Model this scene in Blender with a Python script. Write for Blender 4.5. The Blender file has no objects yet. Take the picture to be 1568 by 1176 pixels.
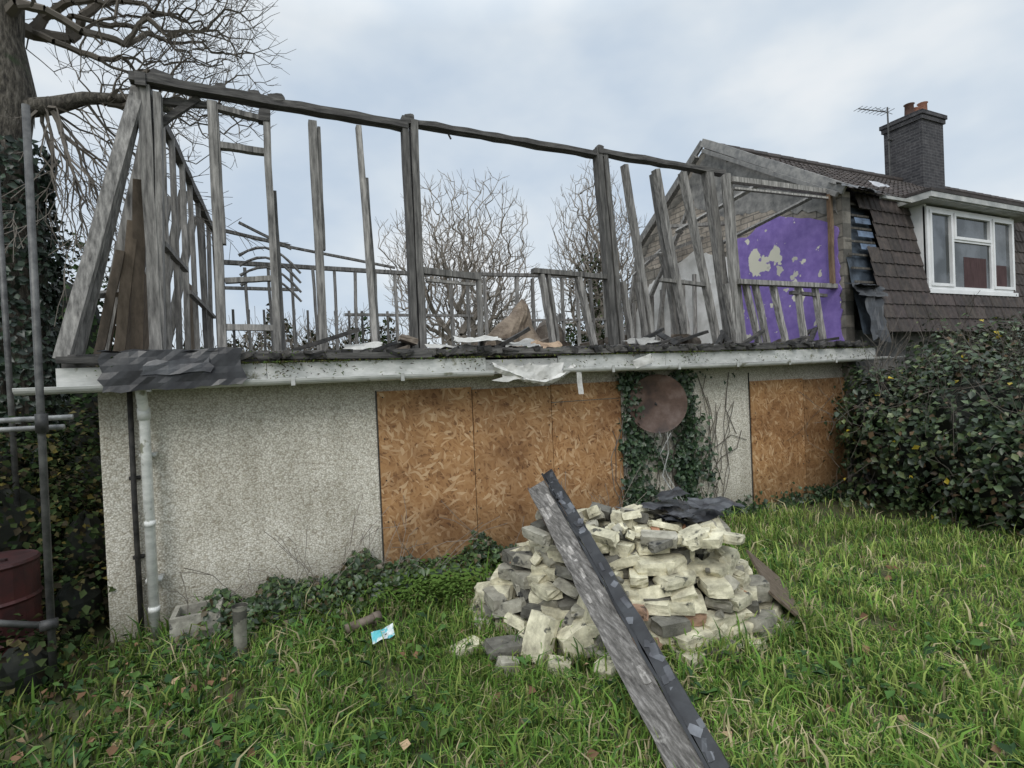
import bpy, math, random
import numpy as np
from mathutils import Vector, Matrix, noise as mnoise
random.seed(7); RNG=np.random.default_rng(11)
R=random.uniform
scene=bpy.context.scene
D2R=math.radians

# ---------------------------------------------------------------- materials
def new_mat(name):
    m=bpy.data.materials.new(name); m.use_nodes=True
    nt=m.node_tree; b=nt.nodes['Principled BSDF']
    return m,nt,b
def N(nt,t,**k):
    n=nt.nodes.new(t)
    for a,v in k.items(): setattr(n,a,v)
    return n
def ramp(nt,fac,stops):
    r=N(nt,'ShaderNodeValToRGB'); e=r.color_ramp.elements
    while len(e)<len(stops): e.new(0.5)
    for el,(p,c) in zip(e,stops):
        el.position=p; el.color=(c[0],c[1],c[2],1) if hasattr(c,'__len__') else (c,c,c,1)
    nt.links.new(fac,r.inputs[0]); return r.outputs[0]
def mix(nt,fac,a,b,mode='MIX'):
    m=N(nt,'ShaderNodeMix',data_type='RGBA',blend_type=mode)
    for s,v in ((m.inputs[0],fac),(m.inputs[6],a),(m.inputs[7],b)):
        if hasattr(v,'links'): nt.links.new(v,s)
        elif hasattr(v,'__len__'): s.default_value=(v[0],v[1],v[2],1)
        else: s.default_value=v
    return m.outputs[2]
def coords(nt,scale=(1,1,1),rot=(0,0,0)):
    tc=N(nt,'ShaderNodeTexCoord'); mp=N(nt,'ShaderNodeMapping')
    mp.inputs['Scale'].default_value=scale; mp.inputs['Rotation'].default_value=rot
    nt.links.new(tc.outputs['Object'],mp.inputs[0]); return mp.outputs[0]
def noise_(nt,co,scale,detail=5,rough=.6):
    n=N(nt,'ShaderNodeTexNoise'); n.inputs['Scale'].default_value=scale
    n.inputs['Detail'].default_value=detail; n.inputs['Roughness'].default_value=rough
    nt.links.new(co,n.inputs['Vector']); return n.outputs[0]
def bump(nt,b,h,strength,dist=.01):
    bp=N(nt,'ShaderNodeBump'); bp.inputs['Strength'].default_value=strength
    bp.inputs['Distance'].default_value=dist
    nt.links.new(h,bp.inputs['Height']); nt.links.new(bp.outputs[0],b.inputs['Normal'])
def mat(name,c1,c2,scale=8,stretch=(1,1,1),rough=.8,bs=.4,bd=.006,attr=True,c3=None,detail=4,lo=.35,hi=.65,metal=0,spots=None):
    m,nt,b=new_mat(name); co=coords(nt,stretch)
    f=noise_(nt,co,scale,detail,.65)
    st=[(lo,c1),(hi,c2)] if c3 is None else [(lo,c1),((lo+hi)/2,c2),(hi,c3)]
    c=ramp(nt,f,st)
    if spots:
        co2=coords(nt); f2=noise_(nt,co2,spots[1],4,.6)
        c=mix(nt,ramp(nt,f2,[(spots[2],0),(spots[2]+.06,1)]),c,spots[0])
    if attr:
        a=N(nt,'ShaderNodeAttribute',attribute_name='Col')
        c=mix(nt,1.0,c,a.outputs[0],'MULTIPLY')
    nt.links.new(c,b.inputs['Base Color']); b.inputs['Roughness'].default_value=rough
    b.inputs['Metallic'].default_value=metal
    if bs: bump(nt,b,f,bs,bd)
    return m
def leafmat(name,rough=.45,spec=.4):
    m,nt,b=new_mat(name)
    a=N(nt,'ShaderNodeAttribute',attribute_name='Col')
    nt.links.new(a.outputs[0],b.inputs['Base Color']); b.inputs['Roughness'].default_value=rough
    b.inputs['Specular IOR Level'].default_value=spec
    return m
def diffmat(name,trans=.3):
    m,nt,b=new_mat(name); nt.nodes.remove(b)
    a=N(nt,'ShaderNodeAttribute',attribute_name='Col'); d=N(nt,'ShaderNodeBsdfDiffuse'); o=nt.nodes['Material Output']
    nt.links.new(a.outputs[0],d.inputs[0])
    if trans:
        t=N(nt,'ShaderNodeBsdfTranslucent'); nt.links.new(a.outputs[0],t.inputs[0])
        ms=N(nt,'ShaderNodeMixShader'); ms.inputs[0].default_value=trans
        nt.links.new(d.outputs[0],ms.inputs[1]); nt.links.new(t.outputs[0],ms.inputs[2]); nt.links.new(ms.outputs[0],o.inputs[0])
    else: nt.links.new(d.outputs[0],o.inputs[0])
    return m
M_wood=mat('weathered_timber',(.065,.062,.058),(.25,.24,.225),3.5,(9,9,1),.85,.6,.01,c3=(.47,.45,.42),lo=.3,hi=.70,detail=6)
M_woodh=mat('weathered_plate',(.045,.043,.042),(.15,.142,.135),3.5,(1,9,9),.85,.6,.01,c3=(.29,.28,.26),lo=.3,hi=.72)
M_char=mat('charred_timber',(.014,.014,.014),(.08,.073,.066),12,(1,1,1),.7,.8,.01)
M_ply=mat('brown_plywood',(.10,.075,.05),(.21,.16,.115),5,(3,3,1),.8,.3)
M_pvc=mat('dirty_white_pvc',(.5,.51,.48),(.74,.74,.71),5,(1,3,3),.45,.05,spots=((.25,.25,.19),6,.62))
M_black=mat('black_plastic',(.012,.012,.014),(.035,.037,.04),6,rough=.35,bs=.5)
M_tile=mat('concrete_roof_tile',(.032,.026,.024),(.075,.06,.054),10,rough=.75,bs=.5,spots=((.11,.11,.085),4,.7))
M_felt=mat('membrane',(.45,.44,.41),(.68,.67,.63),7,rough=.7,bs=.4)
M_rust=mat('rusty_steel',(.04,.024,.019),(.085,.05,.036),4,rough=.6,bs=.3,c3=(.13,.09,.075))
M_bark=mat('bark',(.025,.022,.018),(.10,.088,.07),11,(3,3,.7),.9,1,.04,c3=(.2,.18,.15),detail=7,spots=((.05,.07,.035),1.5,.55))
M_twig=diffmat('twig_bark',0)
M_stone=mat('broken_masonry',(.23,.215,.185),(.45,.43,.36),9,rough=.95,bs=1,bd=.02,c3=(.66,.63,.54),detail=7,lo=.3,hi=.7,spots=((.08,.08,.075),8,.61))
M_leaf=diffmat('foliage_leaf',0); M_grass=diffmat('grass_blade',.3)
M_ivy=leafmat('ivy_leaf',.38,.45)
M_light_block=mat('light_block_core',(.004,.006,.003),(.012,.015,.007),6,bs=0,attr=False)  # near-black material for the cores added inside clumps to stop light
M_galv=mat('galvanised_tube',(.06,.06,.06),(.15,.15,.145),9,rough=.55,bs=.1,metal=.4)
M_terra=mat('terracotta',(.20,.09,.055),(.34,.16,.11),8)
M_lead=mat('lead_flashing',(.28,.29,.31),(.48,.48,.5),6,rough=.5)
M_render=mat('grey_render',(.10,.10,.098),(.2,.195,.185),5,bs=.6,c3=(.3,.29,.27),attr=False,detail=7)
M_white_plaster=mat('white_plaster',(.52,.51,.48),(.74,.73,.71),3,attr=False,bs=.2)
M_red=mat('dark_red_paint',(.025,.006,.006),(.06,.011,.010),6,rough=.55,bs=.1)
M_blue=mat('blue_membrane',(.03,.04,.055),(.10,.13,.17),6,rough=.6)

def pebble():
    m,nt,b=new_mat('pebbledash'); co=coords(nt)
    v=N(nt,'ShaderNodeTexVoronoi'); v.inputs['Scale'].default_value=66; nt.links.new(co,v.inputs['Vector'])
    sp=N(nt,'ShaderNodeSeparateColor'); nt.links.new(v.outputs['Color'],sp.inputs[0])
    c=ramp(nt,sp.outputs[0],[(0,(.40,.36,.30)),(.15,(.66,.63,.56)),(.6,(.80,.775,.71)),(1,(.94,.92,.87))])
    c=mix(nt,1,c,ramp(nt,v.outputs['Distance'],[(.38,(1,1,1)),(.66,(.5,.47,.42))]),'MULTIPLY')
    c=mix(nt,.3,c,(.72,.695,.63))
    n1=noise_(nt,co,22,3,.7)
    c=mix(nt,1,c,ramp(nt,n1,[(.36,(.8,.78,.74)),(.52,(1,1,1))]),'MULTIPLY')
    n2=noise_(nt,coords(nt,(1,1,.35)),1.6,6,.65)
    c=mix(nt,1,c,ramp(nt,n2,[(.3,(.68,.66,.61)),(.5,(.98,.97,.94)),(.65,(1.1,1.09,1.07))]),'MULTIPLY')
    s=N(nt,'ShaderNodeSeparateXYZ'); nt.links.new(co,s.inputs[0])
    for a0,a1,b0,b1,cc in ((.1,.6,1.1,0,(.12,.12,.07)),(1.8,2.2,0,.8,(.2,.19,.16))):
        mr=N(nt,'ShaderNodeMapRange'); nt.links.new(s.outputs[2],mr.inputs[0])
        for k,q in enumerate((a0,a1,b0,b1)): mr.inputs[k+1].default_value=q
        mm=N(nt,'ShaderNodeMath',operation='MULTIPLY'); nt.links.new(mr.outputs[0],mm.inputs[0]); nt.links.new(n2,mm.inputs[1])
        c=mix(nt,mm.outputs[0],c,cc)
    nt.links.new(c,b.inputs['Base Color']); b.inputs['Roughness'].default_value=.95
    h=N(nt,'ShaderNodeMath',operation='SUBTRACT'); h.inputs[0].default_value=1; nt.links.new(v.outputs['Distance'],h.inputs[1])
    bump(nt,b,h.outputs[0],.7,.007); return m
M_pebble=pebble()
def osb():
    m,nt,b=new_mat('osb_board'); outs=[]
    base=coords(nt); wn=N(nt,'ShaderNodeTexNoise'); wn.inputs['Scale'].default_value=5; wn.inputs['Detail'].default_value=1; nt.links.new(base,wn.inputs['Vector'])
    wv=N(nt,'ShaderNodeVectorMath',operation='MULTIPLY_ADD'); nt.links.new(wn.outputs['Color'],wv.inputs[0]); wv.inputs[1].default_value=(.1,.1,.1); nt.links.new(base,wv.inputs[2])
    for rot,sc in ((.5,(11,11,40)),(-.75,(13,13,44)),(1.4,(12,12,38)),(-1.25,(15,15,50)),(.05,(12,12,44)),(2.3,(14,14,40))):
        m0=N(nt,'ShaderNodeMapping'); m0.inputs['Rotation'].default_value=(0,rot,0); nt.links.new(wv.outputs[0],m0.inputs[0])
        mp=N(nt,'ShaderNodeMapping'); mp.inputs['Scale'].default_value=sc; mp.inputs['Location'].default_value=(rot*3,0,rot*7); nt.links.new(m0.outputs[0],mp.inputs[0])
        v=N(nt,'ShaderNodeTexVoronoi'); v.inputs['Scale'].default_value=1; v.inputs['Randomness'].default_value=1
        nt.links.new(mp.outputs[0],v.inputs['Vector'])
        sp=N(nt,'ShaderNodeSeparateColor'); nt.links.new(v.outputs['Color'],sp.inputs[0])
        outs.append(sp.outputs[0])
    cur=outs[0]
    for o in outs[1:]:
        mx=N(nt,'ShaderNodeMath',operation='MAXIMUM'); nt.links.new(cur,mx.inputs[0]); nt.links.new(o,mx.inputs[1]); cur=mx.outputs[0]
    c=ramp(nt,cur,[(.5,(.19,.09,.036)),(.72,(.34,.175,.07)),(.88,(.41,.225,.095)),(.965,(.47,.28,.135)),(1,(.62,.43,.25))])
    co=coords(nt); n=noise_(nt,co,1.5,6,.62)
    c=mix(nt,1,c,ramp(nt,n,[(.3,(.52,.45,.40)),(.5,(.9,.88,.87)),(.7,(1.1,1.08,1.05))]),'MULTIPLY')
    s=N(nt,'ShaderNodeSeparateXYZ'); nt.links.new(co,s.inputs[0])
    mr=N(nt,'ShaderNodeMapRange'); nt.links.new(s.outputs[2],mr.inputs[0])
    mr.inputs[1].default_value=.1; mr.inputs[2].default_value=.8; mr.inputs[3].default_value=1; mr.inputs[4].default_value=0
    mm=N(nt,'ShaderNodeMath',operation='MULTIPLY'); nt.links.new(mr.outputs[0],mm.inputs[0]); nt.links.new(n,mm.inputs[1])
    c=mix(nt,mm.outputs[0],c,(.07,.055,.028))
    a=N(nt,'ShaderNodeAttribute',attribute_name='Col'); c=mix(nt,1,c,a.outputs[0],'MULTIPLY')
    nt.links.new(c,b.inputs['Base Color']); b.inputs['Roughness'].default_value=.7
    return m
M_osb=osb()
def blockwork(name,a,b_,mort,sc,both=False,dark=(.45,.44,.42)):
    m,nt,b=new_mat(name); tc=N(nt,'ShaderNodeTexCoord'); s=N(nt,'ShaderNodeSeparateXYZ'); nt.links.new(tc.outputs['Object'],s.inputs[0])
    c=N(nt,'ShaderNodeCombineXYZ'); nt.links.new(s.outputs[2],c.inputs[1])
    if both:
        ad=N(nt,'ShaderNodeMath',operation='ADD'); nt.links.new(s.outputs[0],ad.inputs[0]); nt.links.new(s.outputs[1],ad.inputs[1]); nt.links.new(ad.outputs[0],c.inputs[0])
    else: nt.links.new(s.outputs[1],c.inputs[0])
    br=N(nt,'ShaderNodeTexBrick'); nt.links.new(c.outputs[0],br.inputs['Vector'])
    br.inputs['Scale'].default_value=1; br.inputs['Brick Width'].default_value=sc[0]; br.inputs['Row Height'].default_value=sc[1]; br.inputs['Mortar Size'].default_value=.012
    br.inputs['Color1'].default_value=(*a,1); br.inputs['Color2'].default_value=(*b_,1); br.inputs['Mortar'].default_value=(*mort,1)
    n=noise_(nt,tc.outputs['Object'],5,6,.7)
    col=mix(nt,1,br.outputs['Color'],ramp(nt,n,[(.3,dark),(.65,(1.1,1.08,1.05))]),'MULTIPLY')
    nt.links.new(col,b.inputs['Base Color']); b.inputs['Roughness'].default_value=.95
    bump(nt,b,n,.6,.02); return m
M_block=blockwork('old_blockwork',(.2,.19,.17),(.3,.275,.24),(.12,.115,.105),(.44,.21))
M_brick=blockwork('pale_brick',(.46,.41,.35),(.33,.29,.25),(.2,.185,.165),(.30,.11))
M_chim=blockwork('sooty_chimney_brick',(.075,.072,.078),(.045,.045,.052),(.10,.10,.105),(.225,.075),True,(.4,.4,.42))
def purple():
    m,nt,b=new_mat('purple_plaster'); co=coords(nt)
    n=noise_(nt,co,2.3,4,.5); n2=noise_(nt,co,7,5,.6)
    c=mix(nt,ramp(nt,n2,[(.35,0),(.7,1)]),(.18,.12,.38),(.27,.19,.50))
    c=mix(nt,ramp(nt,n,[(.62,0),(.63,1)]),c,(.68,.66,.54))
    n3=noise_(nt,co,4.1,3,.5)
    c=mix(nt,ramp(nt,n3,[(.67,0),(.68,1)]),c,(.55,.53,.45))
    nt.links.new(c,b.inputs['Base Color']); b.inputs['Roughness'].default_value=.8; return m
M_purple=purple()
def soil():
    m,nt,b=new_mat('soil_and_turf'); co=coords(nt); n=noise_(nt,co,3,8,.7)
    c=ramp(nt,n,[(.3,(.045,.036,.02)),(.5,(.07,.07,.03)),(.7,(.08,.12,.03))])
    nt.links.new(c,b.inputs['Base Color']); b.inputs['Roughness'].default_value=1; return m
M_soil=soil()
def glass():
    m,nt,b=new_mat('window_glass')
    co=coords(nt); n=noise_(nt,co,2.2,3,.5); nt.links.new(ramp(nt,n,[(.42,(.015,.02,.02)),(.6,(.09,.10,.11))]),b.inputs['Base Color'])
    b.inputs['Roughness'].default_value=.06; b.inputs['Specular IOR Level'].default_value=.7
    return m
M_glass=glass()
M_white=mat('white_upvc',(.72,.73,.73),(.82,.82,.82),3,rough=.35,bs=0,attr=False)
M_curtain=mat('red_curtain',(.035,.012,.012),(.08,.04,.04),4,(12,1,1),attr=False)
TW=(.14,.125,.108)

# ---------------------------------------------------------------- mesh builder
class MB:
    def __init__(s): s.v=[];s.f=[];s.c=[];s.m=[]
    def add(s,vs,fs,col=1,mi=0):
        if not hasattr(col,'__len__'): col=(col,col,col)
        o=len(s.v); s.v+=[tuple(v) for v in vs]; s.c+=[col]*len(vs)
        s.f+=[tuple(o+i for i in f) for f in fs]; s.m+=[mi]*len(fs)
    def box(s,a,b,col=1,mi=0):
        (x0,y0,z0),(x1,y1,z1)=a,b
        s.add([(x0,y0,z0),(x1,y0,z0),(x1,y1,z0),(x0,y1,z0),(x0,y0,z1),(x1,y0,z1),(x1,y1,z1),(x0,y1,z1)],
          [(3,2,1,0),(4,5,6,7),(0,1,5,4),(1,2,6,5),(2,3,7,6),(3,0,4,7)],col,mi)
    def beam(s,p0,p1,w=.06,d=.09,col=None,mi=0,seg=5,jit=.005,ref=(0,1,0)):
        if col is None: col=R(.65,1.15)
        p0=Vector(p0);p1=Vector(p1);ax=(p1-p0).normalized(); ref=Vector(ref)
        x=ax.cross(ref)
        if x.length<.05: x=ax.cross(Vector((0,0,1)))
        x.normalize(); y=x.cross(ax).normalized(); vs=[];fs=[]
        for i in range(seg+1):
            c=p0.lerp(p1,i/seg)+Vector((R(-jit,jit),R(-jit,jit),0)); k=1+R(-9,9)*jit
            for sx,sy in ((-1,-1),(1,-1),(1,1),(-1,1)):
                vs.append(c+x*sx*w/2*k+y*sy*d/2*k)
        for i in range(seg):
            for j in range(4):
                a=i*4+j;b=i*4+(j+1)%4; fs.append((a,b,b+4,a+4))
        fs.append((3,2,1,0)); e=seg*4; fs.append((e,e+1,e+2,e+3))
        s.add(vs,fs,col,mi)
    def tube(s,pts,rad,sides=8,col=1,mi=0,cap=True):
        pts=[Vector(p) for p in pts]; vs=[];fs=[]; n=len(pts)
        if not hasattr(rad,'__len__'): rad=[rad]*n
        px=None
        for i,p in enumerate(pts):
            t=(pts[min(i+1,n-1)]-pts[max(i-1,0)])
            t=t.normalized() if t.length>1e-9 else Vector((0,0,1))
            if px is None: px=t.orthogonal().normalized()
            px=(px-t*px.dot(t)); px=px.normalized() if px.length>1e-6 else t.orthogonal().normalized()
            py=t.cross(px)
            for k in range(sides):
                a=2*math.pi*k/sides; vs.append(p+(px*math.cos(a)+py*math.sin(a))*rad[i])
        for i in range(n-1):
            for k in range(sides):
                a=i*sides+k;b=i*sides+(k+1)%sides; fs.append((a,b,b+sides,a+sides))
        if cap and sides>3:
            fs.append(tuple(range(sides))[::-1]); fs.append(tuple((n-1)*sides+k for k in range(sides)))
        s.add(vs,fs,col,mi)
    def poly_prism_x(s,pts,x0,x1,col=1,mi=0):
        n=len(pts); vs=[(x0,a,b) for a,b in pts]+[(x1,a,b) for a,b in pts]
        fs=[tuple(range(n)),tuple(range(2*n-1,n-1,-1))]+[(i,i+n,(i+1)%n+n,(i+1)%n) for i in range(n)]
        s.add(vs,fs,col,mi)
    def sheet(s,p,du,dv,nu,nv,amp,col=1,mi=0,freq=5,seed=0,rag=0):
        p=Vector(p);du=Vector(du);dv=Vector(dv);nn=du.cross(dv).normalized(); vs=[];fs=[]
        for j in range(nv+1):
            for i in range(nu+1):
                a=i/nu;b=j/nv
                if rag and j in(0,nv): b+=R(-rag,rag)
                if rag and i in(0,nu): a+=R(-rag,rag)
                q=p+du*a+dv*b; h=mnoise.noise(q*freq+Vector((seed,0,0)))+.5*mnoise.noise(q*freq*2.3+Vector((seed,4,0)))
                vs.append(q+nn*h*amp)
        for j in range(nv):
            for i in range(nu):
                a=j*(nu+1)+i; fs.append((a,a+1,a+nu+2,a+nu+1))
        s.add(vs,fs,col,mi)
    def rock(s,c,dim,rot,col=1,mi=0,j=.035):
        n=3; idx={}; vs=[];fs=[]
        seed=Vector((R(0,50),R(0,50),R(0,50))); M=rot
        sk=[R(-.12,.12) for _ in range(4)]
        def vid(p):
            if p in idx: return idx[p]
            q=Vector([a/n*2-1 for a in p])
            e=Vector(q); k=sum(abs(abs(a)-1)<1e-6 for a in q)
            if k==3: e*=.97-R(0,.07)
            elif k==2: e*=.985-R(0,.03)
            e.x+=sk[0]*e.z+sk[1]*e.y; e.y+=sk[2]*e.x*.5
            if abs(abs(q.x)-1)<1e-6: e.x+=R(-.09,.05)*(1 if q.x>0 else -1)
            e+=mnoise.noise_vector(q*.9+seed)*j*2.4+Vector((R(-j,j),R(-j,j),R(-j,j)))*.8
            idx[p]=len(vs); vs.append(Vector(c)+M@Vector((e.x*dim[0]/2,e.y*dim[1]/2,e.z*dim[2]/2))); return idx[p]
        for ax in range(3):
            for side in (0,n):
                for a in range(n):
                    for b in range(n):
                        def P(u,v):
                            l=[0,0,0]; l[ax]=side; l[(ax+1)%3]=u; l[(ax+2)%3]=v; return tuple(l)
                        q=[vid(P(a,b)),vid(P(a+1,b)),vid(P(a+1,b+1)),vid(P(a,b+1))]
                        fs.append(tuple(q if side else q[::-1]))
        s.add(vs,fs,col,mi)
    def build(s,name,mats,parent=None,smooth=False):
        me=bpy.data.meshes.new(name); me.from_pydata(s.v,[],s.f)
        for m in (mats if isinstance(mats,(list,tuple)) else [mats]): me.materials.append(m)
        me.polygons.foreach_set('material_index',s.m)
        if smooth: me.polygons.foreach_set('use_smooth',[True]*len(s.f))
        ca=me.color_attributes.new('Col','FLOAT_COLOR','POINT')
        arr=np.ones((len(s.v),4),dtype=np.float32); arr[:,:3]=np.array(s.c)
        if mats is M_twig: arr[:,:3]*=np.array(TW)
        ca.data.foreach_set('color',arr.ravel())
        me.update(); o=bpy.data.objects.new(name,me); scene.collection.objects.link(o)
        if parent: o.parent=parent
        return o
def empty(name):
    o=bpy.data.objects.new(name,None); scene.collection.objects.link(o); return o
def tri_mesh(name,V,F,C,m,parent=None):
    me=bpy.data.meshes.new(name); me.vertices.add(len(V)); me.vertices.foreach_set('co',V.astype(np.float32).ravel())
    me.loops.add(len(F)*3); me.loops.foreach_set('vertex_index',F.astype(np.int32).ravel())
    me.polygons.add(len(F)); me.polygons.foreach_set('loop_start',np.arange(0,len(F)*3,3,dtype=np.int32))
    me.materials.append(m); me.update(calc_edges=True)
    ca=me.color_attributes.new('Col','FLOAT_COLOR','POINT')
    a=np.ones((len(V),4),dtype=np.float32); a[:,:3]=C; ca.data.foreach_set('color',a.ravel())
    o=bpy.data.objects.new(name,me); scene.collection.objects.link(o)
    if parent: o.parent=parent
    return o
def leaves(name,C,nrm,size,col,m,aspect=.75,parent=None,droop=0.0):
    n=len(C); nrm=nrm+RNG.normal(0,.45,(n,3)); nrm/=np.linalg.norm(nrm,axis=1,keepdims=True)+1e-9
    t=RNG.normal(0,1,(n,3)); t[:,2]-=droop; t-=nrm*np.sum(t*nrm,axis=1,keepdims=True); t/=np.linalg.norm(t,axis=1,keepdims=True)+1e-9
    b=np.cross(nrm,t); s=size[:,None]
    base=C-t*s*.5; tip=C+t*s*.5-nrm*s*.12
    l=C-t*s*.08+b*aspect*.5*s+nrm*.13*s; r=C-t*s*.08-b*aspect*.5*s+nrm*.13*s
    V=np.stack([base,l,tip,r],1).reshape(-1,3); i=np.arange(n)*4
    F=np.concatenate([np.stack([i,i+3,i+2],1),np.stack([i,i+2,i+1],1)])
    return tri_mesh(name,V,F,np.repeat(col,4,axis=0),m,parent)
def pick(n,pal,w=None,var=.25):
    pal=np.array(pal); k=RNG.choice(len(pal),n,p=w); return pal[k]*(1+RNG.uniform(-var,var,(n,1)))
def snoise(x,y,s=0):
    return (np.sin(x*1.7+s)+np.sin(y*2.1+1.3*s+x*.6)+np.sin((x+y)*3.3+s*2)*.6+np.sin((x-y*1.4)*5.1+s)*.4)/3
def gs(x,c,w_): return np.exp(-((x-c)/w_)**2)

# ---------------------------------------------------------------- camera
th=D2R(24); r=D2R(2.5); pit=-math.atan(9/800)
F0=Vector((math.sin(th),math.cos(th),0)); R0=Vector((math.cos(th),-math.sin(th),0)); Z=Vector((0,0,1))
Fw=(F0*math.cos(pit)+Z*math.sin(pit)); U0=(Z*math.cos(pit)-F0*math.sin(pit))
Rt=R0*math.cos(r)-U0*math.sin(r); Up=U0*math.cos(r)+R0*math.sin(r)
cam=bpy.data.cameras.new('camera'); co_=bpy.data.objects.new('camera',cam); scene.collection.objects.link(co_)
Mx=Matrix((Rt,Up,-Fw)).transposed().to_4x4(); Mx.translation=(0,0,2.15); co_.matrix_world=Mx
cam.sensor_width=36; cam.lens=800/1568*36; cam.clip_end=1000; cam.clip_start=.05
scene.camera=co_

# ---------------------------------------------------------------- world + sun
w=bpy.data.worlds.new('World'); scene.world=w; w.use_nodes=True; nt=w.node_tree
bg=nt.nodes['Background']; bg.inputs[1].default_value=.1
sky=N(nt,'ShaderNodeTexSky',sky_type='NISHITA'); sky.sun_disc=False
AZ=D2R(215); EL=D2R(42)
sky.sun_elevation=EL; sky.sun_rotation=AZ
tc=N(nt,'ShaderNodeTexCoord'); mp=N(nt,'ShaderNodeMapping'); mp.inputs['Scale'].default_value=(1,1,1.9); mp.inputs['Location'].default_value=(.75,.1,.3)
nt.links.new(tc.outputs['Generated'],mp.inputs[0])
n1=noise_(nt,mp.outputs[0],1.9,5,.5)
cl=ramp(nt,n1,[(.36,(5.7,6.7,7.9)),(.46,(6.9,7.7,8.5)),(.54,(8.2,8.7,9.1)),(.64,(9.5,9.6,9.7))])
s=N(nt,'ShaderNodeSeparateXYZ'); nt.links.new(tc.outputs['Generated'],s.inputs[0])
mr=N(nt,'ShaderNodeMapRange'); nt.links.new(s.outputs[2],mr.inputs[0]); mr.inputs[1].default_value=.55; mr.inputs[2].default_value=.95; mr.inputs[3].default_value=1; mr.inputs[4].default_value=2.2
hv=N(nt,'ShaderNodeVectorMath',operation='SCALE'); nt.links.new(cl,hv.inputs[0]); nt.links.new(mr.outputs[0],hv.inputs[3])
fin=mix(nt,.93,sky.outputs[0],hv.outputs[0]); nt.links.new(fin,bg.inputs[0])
sl=bpy.data.lights.new('sun','SUN'); sl.energy=1.4; sl.angle=D2R(30); sl.color=(1,.97,.92)
so=bpy.data.objects.new('sun',sl); scene.collection.objects.link(so)
sd=Vector((math.sin(AZ)*math.cos(EL),math.cos(AZ)*math.cos(EL),math.sin(EL)))
so.rotation_euler=sd.to_track_quat('Z','Y').to_euler()
scene.view_settings.view_transform='Standard'; scene.view_settings.look='None'; scene.view_settings.exposure=0

# ---------------------------------------------------------------- ground
g=MB(); xs=sorted(set([-300,-120,-50,-20,-10]+[x*.25 for x in range(-24,50)]+[15,22,40,100,300])); ys=sorted(set([-300,-100,-30,-10]+[y*.25 for y in range(-12,30)]+[9,12,20,40,100,300]))
vs=[(x,y,(mnoise.noise(Vector((x*.8,y*.8,0)))*.04 if abs(x)<14 and abs(y)<8 else 0)) for y in ys for x in xs]; nx=len(xs)
g.add(vs,[(j*nx+i,j*nx+i+1,(j+1)*nx+i+1,(j+1)*nx+i) for j in range(len(ys)-1) for i in range(nx-1)])
g.build('ground',M_soil,smooth=True)

# ---------------------------------------------------------------- derelict house
H=empty('derelict_house')
b=MB()
b.box((-1.44,5.6,-.1),(8.62,5.85,2.24)); b.box((-1.44,5.85,-.1),(-1.2,11.2,2.24)); b.box((-1.2,10.95,-.1),(8.38,11.2,2.24))
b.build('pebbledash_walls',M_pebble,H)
b=MB()
for (x0,x1,z0,z1,c) in ((.93,1.975,.19,2.07,.98),(1.985,2.985,.17,2.04,.93),(2.995,4.0,.1,1.83,1.0),(2.995,4.0,1.84,2.05,1.08),(6.3,7.42,.12,1.95,1.05),(7.43,8.42,.08,1.93,.8)):
    b.box((x0,5.572+R(0,.006),z0),(x1,5.598,z1),c)
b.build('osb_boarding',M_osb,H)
b=MB()
for x in (.92,4.008,6.29): b.box((x-.005,5.585,.1),(x+.005,5.5985,2.08),.9)
for x0,x1,z0,z1 in ((.96,1.95,.25,2.0),(2.0,2.96,.25,2.0),(3.02,3.97,.25,1.8),(6.35,7.38,.2,1.9),(7.46,8.38,.2,1.9)):
    for i in range(5):
        for xx in (x0+.02,x1-.02):
            z=z0+(z1-z0)*i/4; b.box((xx,5.565,z),(xx+.012,5.573,z+.012),.5)
b.build('board_edges_and_screws',M_char,H)
b=MB()
b.box((-1.6,5.34,2.385),(8.38,11.3,2.43),.6)
x=-1.6
while x<8.3:
    b.beam((x,5.27+R(-.02,.02),2.45+R(-.01,.01)),(x+R(1.2,2.2),5.27+R(-.02,.02),2.445+R(-.02,.02)),.055,.06,R(.4,.9)); x+=1.3
b.beam((-1.55,5.62,2.475),(8.35,5.62,2.475),.08,.1,.7,seg=20)
b.beam((-1.1,5.9,2.48),(8.35,5.9,2.48),.09,.1,.6,seg=20)
for i in range(26):
    u=-1.5+i*.38; b.beam((u,5.24,2.455),(u+R(-.05,.05),5.95,2.47),.05,.07,R(.4,.9))
b.build('eaves_deck',M_woodh,H)
b=MB()
for x0,x1 in ((-1.62,-.1),(-.095,2.05),(2.95,4.5),(4.505,8.75)):
    b.box((x0,5.28,2.225),(x1,5.3,2.385),R(.85,1.05))
b.box((2.055,5.29,2.235),(2.94,5.305,2.36),.75)
b.box((-1.62,5.3,2.205),(8.75,5.6,2.222),.7)
b.box((-1.62,5.3,2.222),(-1.6,5.6,2.385),.8)
def gutter(u0,u1,v,z,rad,sag=0):
    n=10;vs=[];fs=[];m=9
    for i in range(n+1):
        t=i/n
        for q,dz in ((1,0),(.9,.003)):
            for k in range(m):
                a=math.pi*k/(m-1); vs.append((u0+(u1-u0)*t,v-math.cos(a)*rad*q,z-math.sin(a)*rad*q+dz+sag*math.sin(math.pi*t)))
    for i in range(n):
        for k in range(m-1):
            a=i*2*m+k; fs.append((a,a+1,a+2*m+1,a+2*m)); c=a+m; fs.append((c,c+2*m,c+2*m+1,c+1))
        for k in (0,m-1):
            a=i*2*m+k; fs.append((a,a+m,a+3*m,a+2*m))
    b.add(vs,fs,.85)
gutter(-1.85,2.1,5.215,2.235,.055); gutter(2.95,8.95,5.215,2.235,.05,-.02)
b.tube([(8.95,5.25,2.2),(9.6,5.3,2.23)],.012,6,.4)
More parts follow.
